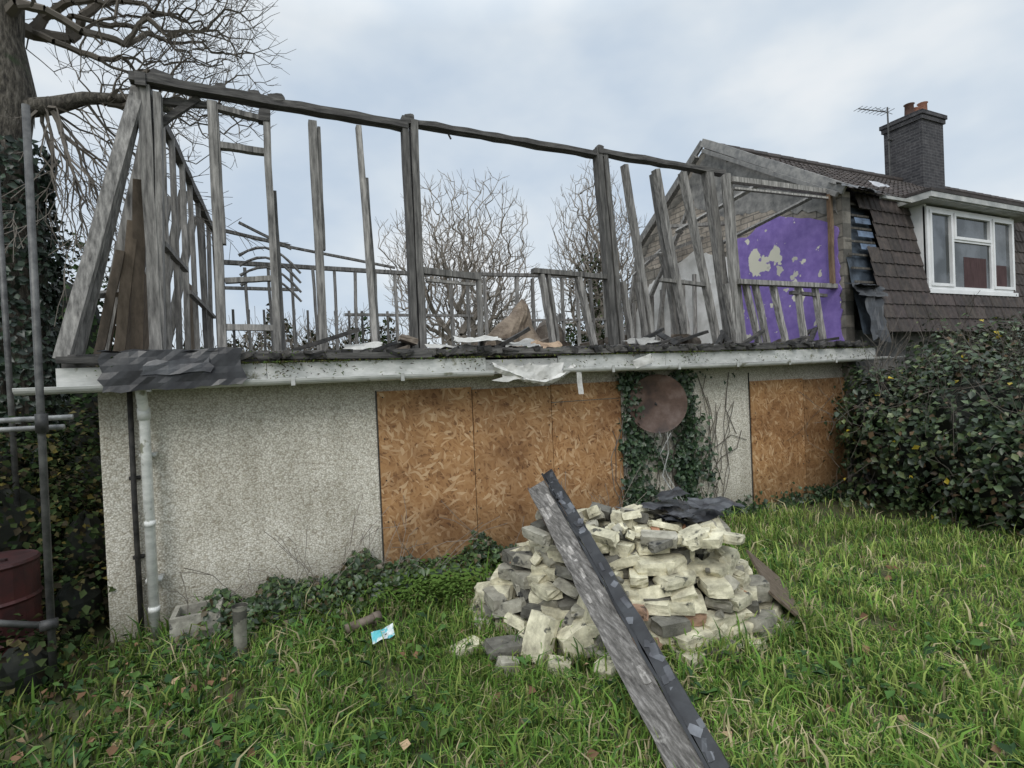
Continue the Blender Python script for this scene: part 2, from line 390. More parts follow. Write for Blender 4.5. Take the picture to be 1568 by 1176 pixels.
for x in (-1.0,.1,1.1,3.6,4.6,5.6,6.6,7.6): b.box((x,5.152,2.17),(x+.035,5.16,2.25),.7)
b.build('fascia_and_gutter',M_pvc,H)
b=MB()
b.tube([(-1.07,5.3,2.2),(-1.07,5.34,2.1),(-1.08,5.42,2.02),(-1.08,5.44,1.95),(-1.08,5.44,.02)],.04,12,1.25)
b.tube([(-1.08,5.43,2.03),(-1.08,5.44,1.93)],.05,12,1.2)
for z in (1.0,.25): b.tube([(-1.08,5.44,z),(-1.08,5.44,z+.05)],.045,12,1.2)
for z in (1.6,.5): b.box((-1.14,5.47,z),(-1.02,5.6,z+.03),1)
b.build('downpipe',M_pvc,H,True)
b=MB(); b.tube([(-1.2,5.55,2.2),(-1.205,5.55,1.2),(-1.2,5.55,-.02)],.022,8,.7)
for z in (.7,1.4): b.box((-1.24,5.56,z),(-1.16,5.6,z+.03),.6)
b.build('dark_service_pipe',M_char,H,True)
b=MB(); b.sheet((-1.3,5.13,2.17),(1.02,0,.03),(0,.04,.33),16,6,.02,1,0,5,rag=.03)
b.sheet((-1.32,5.17,2.5),(1.04,0,.0),(0,.35,.03),16,6,.03,1.2,0,6,2,rag=.05)
b.sheet((-1.0,5.115,2.3),(.5,0,.02),(0,.02,.12),6,3,.015,2.2,0,9,4,rag=.1)
b.build('black_plastic_sheet',M_black,H)
b=MB()
pts=[(2.1,2.23,.10),(2.3,2.18,.06),(2.5,2.10,.05),(2.7,2.06,.06),(2.9,2.1,.08),(3.05,2.19,.06),(3.12,2.24,.05)]
vs=[];fs=[]
for i in range(31):
    t=i/30*(len(pts)-1);k=min(int(t),len(pts)-2);q=t-k
    u=pts[k][0]*(1-q)+pts[k+1][0]*q; z=pts[k][1]*(1-q)+pts[k+1][1]*q; h=pts[k][2]*(1-q)+pts[k+1][2]*q
    vs+=[(u,5.2+R(-.02,.02),z+R(-.012,.012)),(u+R(-.01,.01),5.17+R(-.02,.02),z+h*.5),(u,5.22+R(-.015,.015),z+h+R(-.01,.01))]
for i in range(30):
    for k in (0,1): fs.append((i*3+k,i*3+k+1,i*3+k+4,i*3+k+3))
b.add(vs,fs,1)
b.sheet((2.15,5.19,2.12),(.8,0,0),(0,.03,.18),14,4,.025,.95,0,7,3,rag=.1)
b.sheet((3.13,5.2,2.2),(.07,0,.0),(.02,0,-.27),3,8,.012,1,0,9)
b.sheet((3.9,5.16,2.3),(.28,0,.08),(.05,0,-.1),6,3,.02,1,0,9)
for a in ((1.5,5.45,2.5,.75,.3),(1.8,5.5,2.58,.6,.35),(4.2,5.6,2.52,.5,.2),(2.4,5.5,2.52,.5,.3),(.6,5.6,2.5,.4,.2)):
    b.sheet(a[:3],(a[3],0,R(-.05,.05)),(0.05,a[4],.08),10,6,.05,R(.5,1),0,5,a[0],rag=.06)
b.build('torn_membrane',M_felt,H)

# timber frame
b=MB(); v=5.9
def st(u0,z0,u1,z1,wd=.07,dp=.1,c=None,vv=5.9,dv=0,mi=0): b.beam((u0,vv+dv,z0),(u1,vv,z1),wd,dp,c,mi)
st(-1.04,5.05,-1.04,2.5,.10,.12,.8); st(-.93,5.0,-1.01,2.5,.06,.1)
st(-.485,5.0,-.49,2.5,.075,.1,.9); st(-.45,5,-.44,3.6,.04,.08,.7)
st(0,4.92,0,2.5,.07,.1,.9); st(.03,4.2,.06,2.5,.06,.07,.7,vv=5.97)
st(.44,4.95,.45,2.5,.08,.1,.8); st(.50,4.9,.5,3.6,.03,.08,.5)
st(.92,4.98,.99,2.5,.055,.09,1.1); st(.98,4.45,1.03,2.5,.06,.07,1,vv=5.99)
st(1.43,5.16,1.43,2.5,.07,.12,.35); st(1.53,5.12,1.52,2.5,.08,.12,.5)
st(4.02,5.16,4.17,2.5,.09,.12,.35); st(4.12,5.1,4.28,2.5,.07,.12,.5)
st(4.45,5.0,4.82,2.5,.07,.1,.85); st(4.99,5.0,5.47,2.5,.075,.1,.9); st(5.05,5.0,5.42,2.5,.05,.08,.6,vv=6.05)
st(5.48,5.02,6.04,2.5,.08,.1,.95)
st(5.95,5.12,6.3,2.5,.13,.12,.7); st(6.2,5.0,6.38,2.5,.12,.1,.85,vv=5.78)
st(-.43,4.58,0,4.57,.06,.08,.8); st(-.45,3.24,-.02,3.28,.05,.08,.9); st(-.45,2.78,0,2.77,.06,.08,1)
st(-.45,4.95,-.02,4.9,.05,.08,.6)
st(1.53,3.43,2.26,3.38,.07,.09,.5); st(2.25,3.4,2.24,2.5,.045,.08,.8); st(1.6,3.32,2.2,3.29,.03,.06,.9)
st(2.98,3.49,4.15,3.45,.06,.1,.5); st(3.1,3.45,3.24,2.5,.055,.09,.8); st(3.2,3.45,3.3,2.5,.04,.07,.6)
st(3.64,3.44,3.86,2.5,.065,.09,.9); st(5.0,3.45,5.9,3.4,.05,.08,.7)
for u in (4.35,4.6): st(u,3.4,u+.12,2.5,.06,.08)
V2=5.7
st(6.2,4.93,8.33,4.97,.075,.1,1.1,vv=V2); st(6.2,4.78,8.25,4.84,.03,.06,1.3,vv=V2-.06)
st(6.2,3.42,8.45,3.42,.07,.13,1.0,vv=V2-.03); st(6.12,5.0,6.2,2.5,.07,.09,1.0,vv=V2)
for (u0,u1) in ((6.02,6.2),(6.42,6.66),(6.62,6.84),(7.0,7.24),(7.55,7.66),(7.95,8.12)): st(u0,3.39,u1,2.5,.07,.08,R(.9,1.3),vv=V2)
st(7.4,3.3,8.2,3.27,.05,.07,.5,vv=V2)
b.beam((6.5,7.2,4.6),(6.85,5.75,4.95),.05,.08,.9); b.beam((7.7,7.4,4.5),(8.1,5.8,4.9),.05,.08,.6)
for vv in (6.35,6.95,7.6,8.3,9.0,9.75,10.35):
    b.beam((-1.0+R(-.02,.02),vv,5.03),(-1.0+R(-.04,.04),vv+R(-.05,.05),2.5),.045,.06,R(.6,1.1),ref=(1,0,0))
b.beam((-.97,6.0,3.6),(-.97,7.4,3.63),.05,.06,.7,ref=(1,0,0)); b.beam((-.97,7.6,3.4),(-.97,10.3,3.42),.05,.06,.7,ref=(1,0,0))
for i,(vv,dx,tz) in enumerate(((5.42,0,5.02),(5.6,.03,5.0),(6.3,.03,4.98),(7.0,0,4.2),(7.6,0,4.6),(8.4,.02,4.95),(9.4,0,4.9))):
    b.beam((-1.62+dx,vv,2.46),(-1.62+(.54)*(tz-2.46)/2.56,max(5.9,vv+.1),tz),.075,.11,R(.5,.9),ref=(1,0,0))
b.beam((-1.5,5.5,3.0),(-1.25,7.5,3.4),.04,.06,.8)
v=10.4
for i in range(22):
    u=-.85+i*.38
    if i in (9,10,14): continue
    b.beam((u,v,4.35+R(-.05,.03)),(u+R(-.05,.05),v,2.5),.05,.09,R(.5,1.0))
for i in range(12):
    u=-.7+i*.25; b.beam((u,v+.2,3.6),(u,v+.2,2.5),.04,.06,R(.5,.9))
b.beam((-.9,v,5.0),(-.9,v,2.5),.1,.1,.7)
b.beam((-.9,v,4.98),(.3,v,4.75),.05,.08,.7); b.beam((.1,v,4.76),(2.2,v,4.44),.04,.07,.6)
b.beam((-.5,v-.4,5.0),(.3,v-.4,4.6),.04,.06,.6)
b.beam((-.9,v,4.4),(2.9,v,4.33),.07,.1,.6,seg=10); b.beam((2.9,v,4.36),(7.6,v,4.46),.07,.1,.6,seg=10)
b.beam((-.9,v,3.95),(.4,v,3.95),.05,.08,.8); b.beam((1.2,v,3.5),(3.8,v,3.5),.05,.08,.7); b.beam((4.6,v,3.4),(7.6,v,3.45),.05,.08,.7)
for k in range(4):
    pts=[(-.5+.13*t,9.4+.05*k,4.3-k*.15+.20*math.sin(t*.45)-.005*t*t) for t in range(8)]
    b.tube(pts,[.028,.02,.025,.02,.028,.02,.025,.02],5,.7)
for i in range(7):
    vv=8.6+i*.35; b.beam((8.2,vv,4.2-i*.05),(8.25,vv+.1,2.5),.05,.08,R(.6,1),ref=(1,0,0))
b.beam((8.22,11.2,2.6),(8.2,10.45,5.15),.09,.1,.7,ref=(1,0,0)); b.beam((8.2,10.5,5.15),(8.2,8.4,6.62),.08,.12,.7,ref=(1,0,0))
b.beam((8.15,9.9,2.5),(8.15,9.3,4.9),.08,.08,.8,ref=(1,0,0)); b.beam((7.6,9.9,4.4),(8.2,8.9,5.2),.06,.08,.8)
b.beam((7.0,8.0,4.95),(8.2,7.6,5.0),.06,.08,.8); b.beam((8.1,10.2,3.6),(8.0,8.4,5.6),.06,.09,.9,ref=(1,0,0)); b.beam((7.4,9.6,4.6),(8.2,8.3,4.9),.07,.08,.7)
b.beam((5.9,6.4,2.5),(5.2,6.1,3.9),.07,.08,.8); b.beam((4.6,6.3,2.5),(4.35,6.2,3.7),.06,.08,.8); b.beam((3.3,6.9,2.5),(4.1,7.2,3.1),.09,.05,.6)
b.build('timber_studs',M_wood,H)
b=MB()
def wavy(p0,p1,wd,dp,c,seg): b.beam(p0,p1,wd,dp,c,0,seg,.012)
wavy((-1.14,5.9,5.11),(1.45,5.9,5.06),.075,.13,.55,14); wavy((1.4,5.9,5.11),(4.1,5.9,5.08),.055,.13,.55,14); wavy((4.0,5.9,5.12),(6.25,5.9,5.1),.065,.13,.6,12)
wavy((-1.05,5.8,5.08),(-.95,10.5,5.0),.08,.12,.6,14)
wavy((-1.0,6.0,4.98),(-.4,5.97,5.0),.06,.05,.7,4); b.beam((-1.0,5.98,4.7),(-.6,5.96,5.05),.06,.05,.6)
for u,z in ((-.4,5.15),(.1,5.13),(-.9,5.17),(4.05,5.17),(1.48,5.15),(-.1,5.14)): b.rock((u,5.9,z),(R(.08,.2),.11,R(.04,.08)),Matrix.Rotation(R(-.3,.3),3,'Y'),.6)
b.rock((-.02,5.9,4.93),(.11,.12,.12),Matrix.Identity(3),.5); b.tube([(1.95,5.9,5.05),(1.97,5.88,4.99)],.012,5,.5)
b.build('top_plates',M_woodh,H)
b=MB()
b.sheet((-1.42,6.1,2.5),(.05,1.0,0),(.18,0,.9),6,6,.02,1,0,3)
b.beam((-1.22,5.97,2.48),(-1.13,6.0,4.2),.10,.03,.75); b.beam((-1.36,5.95,2.48),(-1.2,6.0,3.8),.09,.03,1); b.beam((-1.48,5.8,2.48),(-1.3,5.95,3.5),.07,.03,.6)
b.sheet((-1.1,8.4,2.5),(0,1.0,0),(0,0,1.2),6,6,.03,.9,0,3,9)
b.beam((8.33,5.66,4.95),(8.33,5.66,3.45),.08,.05,(1.4,1.35,1.3)); b.beam((8.25,5.62,4.9),(8.25,5.62,3.45),.03,.05,(.9,.75,.65))
b.build('plywood_panels',M_ply,H)
b=MB(); n=20;vs=[(3.1,6.5,3.24)];fs=[]
for k in range(1,7):
    for i in range(n):
        a=2*math.pi*i/n; rr=.40*(k/6)**.9*(1+.55*mnoise.noise(Vector((math.cos(a)*1.2,math.sin(a)*1.2,k*.25+3))))
        vs.append((3.1+rr*math.cos(a)*1.15-.05*k+(.05 if k<3 else 0),6.5+rr*math.sin(a),3.24-.77*(k/6)**1.05+R(-.03,.03)))
for i in range(n): fs.append((0,1+i,1+(i+1)%n))
for k in range(5):
    for i in range(n): a=1+k*n+i;c=1+k*n+(i+1)%n; fs.append((a,a+n,c+n,c))
b.add(vs,fs,(1.0,.97,.92))
b.sheet((2.65,5.35,2.43),(.42,0,.0),(.1,.3,.14),8,6,.03,(1.5,1.3,1.1),0,6,rag=.08)
b.tube([(3.5,6.5,2.55),(3.55,6.6,2.75),(3.6,6.7,2.85)],[.2,.22,.16],10,.5)
for i in range(30): 
    u=R(1.2,8); b.rock((u,R(5.6,7.5),2.5+R(0,.12)),(R(.15,.5),R(.1,.3),R(.05,.18)),Matrix.Rotation(R(-.4,.4),3,'Y')@Matrix.Rotation(R(0,3),3,'Z'),R(.3,.9))
b.build('debris_heap',mat('sodden_insulation',(.12,.09,.068),(.28,.23,.18),6,bs=.9,bd=.04),H)
b=MB()
for i in range(190):
    u=R(-1.3,8.3); b.rock((u,R(5.2,5.4),2.43+R(0,.05)),(R(.03,.16),R(.03,.08),R(.02,.07)),Matrix.Rotation(R(-.5,.5),3,'Y'),R(.2,1.4))
for i in range(22):
    u=R(0,8); b.beam((u,R(5.4,5.8),2.5),(u+R(.2,.7),R(5.4,6.2),2.5+R(0,.25)),.04,.07,R(.3,1.4))
b.build('eaves_debris',M_char,H)
n=3200; u=RNG.uniform(-1.4,8.4,n); u=np.where(RNG.random(n)<.4,RNG.choice([.0,.45,.1,1.9,4.0,4.9,8.4],n)+RNG.normal(0,.12,n),u)
C=np.stack([u,RNG.uniform(5.16,5.34,n),2.37+RNG.uniform(-.15,.1,n)*(RNG.random(n)<.4)+.02],1)
leaves('gutter_weeds',C,np.tile([0,-.5,1.],(n,1)),RNG.uniform(.015,.05,n),pick(n,[(.07,.11,.03),(.12,.13,.04),(.06,.05,.03)]),M_leaf,.3,H)

# party wall
PW=empty('party_wall')
b=MB()
b.poly_prism_x([(5.5,-.1),(5.5,4.93),(8.37,6.82),(10.6,5.3),(11.3,2.9),(11.3,-.1)],8.4,8.6)
b.build('blockwork_gable',M_block,PW)
def patch(name,pts,x,m,j=.04):
    out=[]
    for (a,c),(a2,c2) in zip(pts,pts[1:]+pts[:1]):
        L=math.hypot(a2-a,c2-c); k=max(1,int(L/.09))
        for i in range(k): out.append((a+(a2-a)*i/k+R(-j,j),c+(c2-c)*i/k+R(-j,j)))
    q=MB(); q.poly_prism_x(out,x,8.397); return q.build(name,m,PW)
patch('grey_render_coat',[(5.55,4.6),(5.6,4.92),(8.3,6.68),(9.0,6.2),(8.6,5.6),(8.0,5.25),(7.2,5.1),(6.6,4.95)],8.388,M_render)
patch('exposed_brick',[(6.4,4.7),(6.7,5.0),(7.2,5.2),(8.1,5.4),(9.0,6.0),(10.3,5.2),(10.6,4.7),(8.8,4.6),(7.7,4.5)],8.392,M_brick)
patch('purple_plaster',[(7.75,2.45),(7.75,4.7),(7.3,4.68),(6.95,4.84),(6.6,4.86),(6.1,4.66),(5.68,4.45),(5.58,4.35),(5.56,2.45)],8.378,M_purple,.03)
patch('white_plaster',[(7.78,2.45),(7.76,3.3),(7.85,4.4),(8.8,4.72),(9.7,4.5),(10.3,4.3),(10.9,3.6),(11.1,2.45)],8.38,M_white_plaster,.03)

# neighbour house
NH=empty('neighbour_house')
X0,X1=10.28,13.15; vf=5.28
b=MB(); b.box((8.63,5.6,-.1),(24,11.2,2.7)); b.box((X0+.1,5.32,2.7),(X1-.1,5.6,3.3)); b.build('rendered_walls',M_render,NH)
b=MB(); b.add([(8.62,5.62,2.6),(24,5.62,2.6),(24,5.68,4.9),(8.62,5.68,4.9),(24,8.35,6.77),(8.62,8.35,6.77),(24,11.0,4.9),(8.62,11.0,4.9)],[(0,1,2,3),(3,2,4,5),(5,4,6,7)]); b.build('roof_boarding',M_char,NH)
def tiles(p0,du,ds,cols,gauge,rows,skip=None,name='roof_tiles',wt=.3):
    b=MB(); p0=Vector(p0);du=Vector(du).normalized();ds=Vector(ds).normalized();nn=du.cross(ds).normalized()
    for rr in range(rows):
        for cc in range(cols):
            c0=p0+du*(cc*wt)+ds*(rr*gauge)
            if skip and skip((c0+du*wt*.5+ds*gauge*.5)): continue
            t=R(.7,1.25); e=R(-.004,.004); lift=.028+e
            prof=[(0,0),(.02,.018),(.05,.018),(.075,0),(wt*.5,.0),(wt*.5+.02,.012),(wt*.5+.05,.012),(wt*.5+.07,0),(wt-.004,0)]
            n=len(prof); top=[];bot=[]
            for (a,h) in prof:
                bot.append(c0+du*a+nn*(lift+h)); top.append(c0+du*a+ds*(gauge+.04)+nn*(.004+h))
            low=[q-nn*.03 for q in bot]
            b.add(bot+top+low,[(i,i+1,n+i+1,n+i) for i in range(n-1)]+[(2*n+i,2*n+i+1,i+1,i) for i in range(n-1)],(t,t*R(.95,1),t*R(.92,1)))
    return b.build(name,M_tile,NH)
lowp=(8.86,5.16,2.62); topp=(8.86,5.58,4.88); dsv=Vector(topp)-Vector(lowp)
def sk(p): return (X0-.05<p.x<X1+.05 and p.z>3.2) or (p.x<9.1 and 3.95<p.z<4.6)
tiles(lowp,(1,0,0),dsv,46,.235,10,sk,'mansard_tiles')
p0=(8.62,5.5,4.95); d2=Vector((0,8.35-5.5,6.85-4.95)); tiles(p0,(1,0,0),d2,52,.3,11,None,'main_roof_tiles')
b=MB()
for i in range(38): 
    x=8.5+i*.42; t=R(.7,1.2); b.tube([(x,8.36,6.86),(x+.41,8.36,6.865)],[.1,.105],8,t)
b.build('ridge_tiles',M_tile,NH)
b=MB()
b.beam((8.36,5.42,4.93),(8.36,8.38,6.93),.16,.05,.9,ref=(1,0,0),seg=12); b.beam((8.36,8.38,6.93),(8.36,10.7,5.33),.14,.05,.6,ref=(1,0,0))
b.beam((8.28,5.5,4.86),(8.28,8.3,6.72),.07,.06,.7,ref=(1,0,0),seg=12)
b.build('verge_boards',mat('weathered_verge',(.2,.2,.2),(.38,.37,.35),8),NH)
b=MB(); b.sheet((8.25,5.3,4.93),(1.0,0,-.02),(.05,.35,.2),14,6,.05,1,0,5,3,rag=.08)
b.sheet((8.2,5.15,3.2),(.7,0,-.02),(0,.1,.2),10,6,.03,1.6,0,5,3,rag=.08); b.sheet((8.2,5.12,3.35),(.65,0,0),(0,.3,.08),8,4,.03,1,0,5,8,rag=.06)
b.sheet((8.42,5.1,2.5),(.42,0,0),(0,.12,.75),6,10,.03,1.4,0,5,8,rag=.08)
b.build('torn_roofing_felt',M_black,NH)
b=MB(); b.sheet((8.9,5.25,4.98),(.35,0,.02),(.1,.25,.18),6,6,.05,1,0,5,3,rag=.08); b.sheet((14.2,7.45,6.25),(2.2,0,0),(0,.4,.27),8,3,.02,1)
b.build('lead_flashing_sheets',M_lead,NH)
b=MB()
for z in (3.45,3.68,3.91,4.14,4.37,4.6,4.8):
    t=(z-2.62)/2.26; b.beam((8.45,5.22+.42*t,z),(9.2,5.22+.42*t,z),.035,.02,(.35,.33,.3),1)
b.sheet((8.45,5.27,2.6),(.8,0,0),(0,.42,2.25),6,16,.02,.7,0)
for z in (4.0,4.22,4.45): b.sheet((8.75,5.2+.42*(z-2.62)/2.26-.02,z),(.4,0,0),(0,.02,.1),3,2,.004,(1.6,1.7,1.9),0)
b.build('exposed_battens',[M_blue,M_wood],NH)
b=MB()
b.box((X0,vf+.03,3.35),(X0+.05,5.62,4.88)); b.box((X1-.05,vf+.03,3.35),(X1,5.62,4.88))
b.box((X0-.02,vf-.03,3.3),(X1+.02,vf+.1,3.37))
z0,z1=3.37,4.80
def bar(a,c,d,e,p=0): b.box((a,vf-p,c),(d,vf+.06,e))
bar(X0,z0,X0+.07,z1); bar(X1-.07,z0,X1,z1); bar(X0+.07,z0,X1-.07,z0+.06); bar(X0+.07,z1-.06,X1-.07,z1)
m1,m2=X0+.75,X0+2.02
bar(m1,z0+.06,m1+.06,z1-.06); bar(m2,z0+.06,m2+.06,z1-.06)
def sash(a,c,d,e,wd=.05):
    for q in ((a,c,a+wd,e),(d-wd,c,d,e),(a+wd,c,d-wd,c+wd),(a+wd,e-wd,d-wd,e)): b.box((q[0],vf-.02,q[1]),(q[2],vf+.05,q[3]))
sash(X0+.07,z0+.06,m1,z1-.06); sash(m2+.06,z0+.06,X1-.07,z1-.06); sash(m1+.06,z1-.52,m2,z1-.06)
bar(m1+.06,z1-.56,m2,z1-.52)
b.build('dormer_window_frame',M_white,NH)
b=MB(); b.box((X0+.05,vf+.03,z0+.05),(X1-.05,vf+.034,z1-.05)); b.build('dormer_glass',M_glass,NH)
b=MB(); b.sheet((m1+.4,vf+.028,z0+.07),(.75,0,0),(0,0,.55),30,2,.0,1); b.sheet((m2+.1,vf+.028,z0+.12),(.5,0,0),(0,0,.4),10,2,.0,1); b.build('dormer_curtain',M_curtain,NH)
b=MB(); b.box((X0-.3,5.05,4.86),(X1+.6,5.09,4.95)); b.box((X0-.3,5.09,4.84),(X1+.6,5.6,4.86)); b.box((X0-.3,5.09,4.86),(X0-.27,5.7,4.95)); b.box((9.2,5.35,4.85),(X0-.3,5.4,4.9))
b.build('dormer_fascia',mat('grey_fascia',(.30,.31,.30),(.5,.5,.48),5,rough=.5,bs=.1),NH)
b=MB(); b.box((X0-.31,5.04,4.953),(X1+.62,6.0,5.0),.7); b.build('dormer_roof',M_tile,NH)
b=MB(); b.box((15.1,7.8,6.0),(16.05,8.7,8.25)); b.box((15.06,7.76,8.25),(16.09,8.74,8.36),.8); b.box((15.03,7.73,8.36),(16.12,8.77,8.46),1.1); b.box((15.2,7.9,8.46),(15.95,8.6,8.54),1.3)
b.build('chimney_stack',M_chim,NH)
b=MB()
for (x,y,h,c) in ((15.35,8.2,.27,.25),(15.6,8.2,.2,1),(15.85,8.15,.36,1)):
    b.tube([(x,y,8.5),(x,y,8.56),(x,y,8.54+h),(x,y,8.57+h)],[.14,.11,.1,.125],12,c)
b.build('chimney_pots',M_terra,NH,True)
b=MB(); b.tube([(14.98,8.5,7.0),(14.95,8.5,8.85)],.02,6,1); b.tube([(14.95,8.5,8.72),(14.15,8.75,8.8)],.014,5,1)
for i in range(8):
    t=i/7; c=Vector((14.95,8.5,8.72)).lerp(Vector((14.15,8.75,8.8)),t); hl=.16-.05*t; b.tube([c+Vector((-.1,-.6,.0))*hl*2,c+Vector((.1,.6,0))*hl*2],.007,4,1)
b.tube([(14.8,8.3,8.55),(14.8,8.7,8.9)],.008,4,1); b.tube([(14.9,8.5,8.0),(15.1,8.5,8.0)],.02,5)
b.build('tv_aerial',M_galv,NH)

# satellite dish
SD=empty('satellite_dish')
b=MB(); c=Vector((4.42,5.36,1.74)); nd=Vector((-.45,-1,-.02)).normalized(); ax=nd.cross(Z).normalized(); ay=ax.cross(nd); n=36;vs=[c+nd*-.06];fs=[]
K=7
for k in range(1,K+1):
    q=k/K
    for i in range(n):
        a=2*math.pi*i/n; vs.append(c+(ax*math.cos(a)+ay*math.sin(a))*.36*q+nd*(-.06+.06*q*q))
for i in range(n): a=2*math.pi*i/n; vs.append(c+(ax*math.cos(a)+ay*math.sin(a))*.378+nd*.008)
for i in range(n): a=2*math.pi*i/n; vs.append(c+(ax*math.cos(a)+ay*math.sin(a))*.38-nd*.03)
for i in range(n): fs.append((0,1+i,1+(i+1)%n))
for k in range(K+1):
    for i in range(n): a=1+k*n+i;d=1+k*n+(i+1)%n; fs.append((a,a+n,d+n,d))
b.add(vs,fs,1); b.build('dish_bowl',M_rust,SD)
b=MB(); b.tube([c-nd*.06,c+Vector((0,.2,-.05))],.025,8,.5); b.tube([c-ay*.36,c-ay*.42+nd*.1],.008,5,2.2)
b.tube([(4.5,5.3,1.36),(4.55,5.35,1.1),(4.48,5.4,.8),(4.62,5.3,.5),(4.7,5.2,.2)],.007,5,5); b.tube([(4.56,5.3,1.36),(4.42,5.35,1.1),(4.56,5.4,.8),(4.75,5.3,.4)],.005,5,5)
b.build('dish_bracket_and_cable',M_galv,SD)

# scaffold, drum, small things
b=MB(); b.tube([(-1.61,4.9,-.02),(-1.6,4.92,4.3)],.0242,10); b.tube([(-2.33,6.5,0),(-2.36,6.5,4.7)],.0242,10)
b.tube([(-2.9,5.15,2.0),(-1.46,5.05,2.0)],.02,10,3.4); b.tube([(-2.7,5.1,1.94),(-1.5,5.0,1.93)],.02,10,2.5); b.tube([(-2.3,4.75,.75),(-1.62,4.86,.5)],.024,10)
b.tube([(-1.6,4.9,2.04),(-1.6,4.9,1.9)],.04,8,.6); b.tube([(-1.66,4.86,.5),(-1.56,4.88,.5)],.04,8,.6)
b.build('scaffold_poles',M_galv,None,True)
b=MB(); pr=[];zz=[]
for (z,rr) in ((0,.28),(.02,.29),(.28,.285),(.3,.3),(.32,.285),(.58,.285),(.6,.3),(.62,.285),(.86,.285),(.88,.295),(.9,.28),(.885,.26)): pr.append((-2.12,5.4,z)); zz.append(rr)
b.tube(pr,zz,24); b.tube([(-2.03,5.35,.89),(-2.03,5.35,.915)],.03,8,.6); b.build('oil_drum',M_red)
b=MB()
pts=[(-.38,4.75,0),(-.37,4.74,.38),(-.37,4.74,.42)]; b.tube(pts,[.05,.05,.062],14,1,cap=False); b.tube([(-.38,4.75,0),(-.37,4.74,.42)],[.042,.054],14,.35,cap=False)
b.build('standpipe_stub',mat('old_iron_pipe',(.13,.125,.10),(.30,.29,.24),8),None,True)
b=MB()
for a,c in (((-.92,5.12,0),(-.55,5.16,.27)),((-.92,5.4,0),(-.55,5.44,.27)),((-.92,5.16,0),(-.88,5.4,.27)),((-.59,5.16,0),(-.55,5.4,.27))): b.box(a,c,R(.6,.8))
b.build('drain_gully',M_stone)
b=MB(); b.tube([(.42,4.62,.09),(.68,4.7,.10)],.04,10,.9); b.tube([(.66,4.69,.10),(.72,4.71,.10)],.05,10,.7); b.build('broken_clay_pipe',mat('clay_pipe',(.1,.075,.055),(.25,.2,.16),7),None,True)
b=MB(); b.sheet((.58,4.2,.12),(.18,.03,.02),(.0,.08,.05),8,5,.03,1,0,12); b.build('litter_packet',mat('litter_print',(.6,.65,.65),(.1,.45,.5),14,attr=False,rough=.3,lo=.52,hi=.6))

# rubble
b=MB(); random.seed(21)
def rrot(t=.25): return Matrix.Rotation(R(0,6.28),3,'Z')@Matrix.Rotation(R(-t,t),3,'X')@Matrix.Rotation(R(-t,t),3,'Y')
PX,PY=2.70,3.84; EX=Vector((.848,-.53)); EY=Vector((.53,.848)); RA,RB=1.27,.74
def pp(a,c): return PX+EX.x*a+EY.x*c, PY+EX.y*a+EY.y*c
def in_pile(u,v,s_=1.0):
    du=u-PX;dv=v-PY; a=du*EX.x+dv*EX.y; c=du*EY.x+dv*EY.y; return (a/(RA*s_))**2+(c/(RB*s_))**2<1
def bcol():
    q=random.random()
    if q<.52: k=R(1.0,1.35); return (k,k*.98,k*.85)
    if q<.82: k=R(.55,.85); return (k,k*.99,k*.95)
    if q<.985: k=R(.18,.4); return (k,k,k)
    return (.75,.5,.4)
hL=.094; ang0=math.atan2(EX.y,EX.x)
for k in range(8):
    t=k/8; sc_=(1-t)**.40*(1 if k<6 else .95); rx=RA*sc_; ry=RB*sc_; off=-.05*t if k<6 else (-.05 if k==6 else 0)
    n=int(38*sc_+2)
    for i in range(n):
        a=2*math.pi*(i+R(-.4,.4))/n; q=R(.80,1.06)
        x,y=pp(rx*q*math.cos(a)+off,ry*q*math.sin(a))
        dim=(R(.16,.34),R(.13,.22),R(.07,.11)); tang=ang0+math.atan2(ry*math.cos(a),-rx*math.sin(a))
        tl=R(.02,.12) if random.random()<.78 else R(.2,.6)
        rot=Matrix.Rotation(tang+R(-.5,.5)+(1.57 if random.random()<.3 else 0),3,'Z')@Matrix.Rotation(R(-tl,tl),3,'X')@Matrix.Rotation(R(-tl,tl),3,'Y')
        b.rock((x,y,.05+k*hL+R(-.02,.02)),dim,rot,bcol(),0,.035)
    for i in range(int(14*(1-t))+3):
        a=R(0,6.28);q=R(0,.7); x,y=pp(rx*q*math.cos(a)+off,ry*q*math.sin(a)); b.rock((x,y,.05+k*hL),(R(.25,.45),R(.2,.3),.12),rrot(.12),.3)
for i in range(46):
    x,y=pp(R(-.75,.85),R(-.42,.42)); b.rock((x,y,.77+R(0,.06)),(R(.12,.3),R(.1,.2),R(.05,.1)),rrot(.4),bcol(),0,.035)
for i in range(8):
    x,y=pp(R(-.3,.2),R(-.2,.3)); b.rock((x,y,.86+R(0,.05)),(R(.13,.27),R(.1,.18),R(.06,.1)),rrot(.4),bcol())
for i in range(130):
    a=R(0,6.28);q=R(.2,1.12); hh=.82*max(0,(1-q**3)); s_=R(.03,.1); x,y=pp(RA*q*math.cos(a),RB*q*math.sin(a))
    b.rock((x,y,max(.03,hh+.03)),(s_,s_*R(.6,1),s_*R(.4,.8)),rrot(1),bcol() if random.random()<.82 else (.9,.5,.36),0,.06)
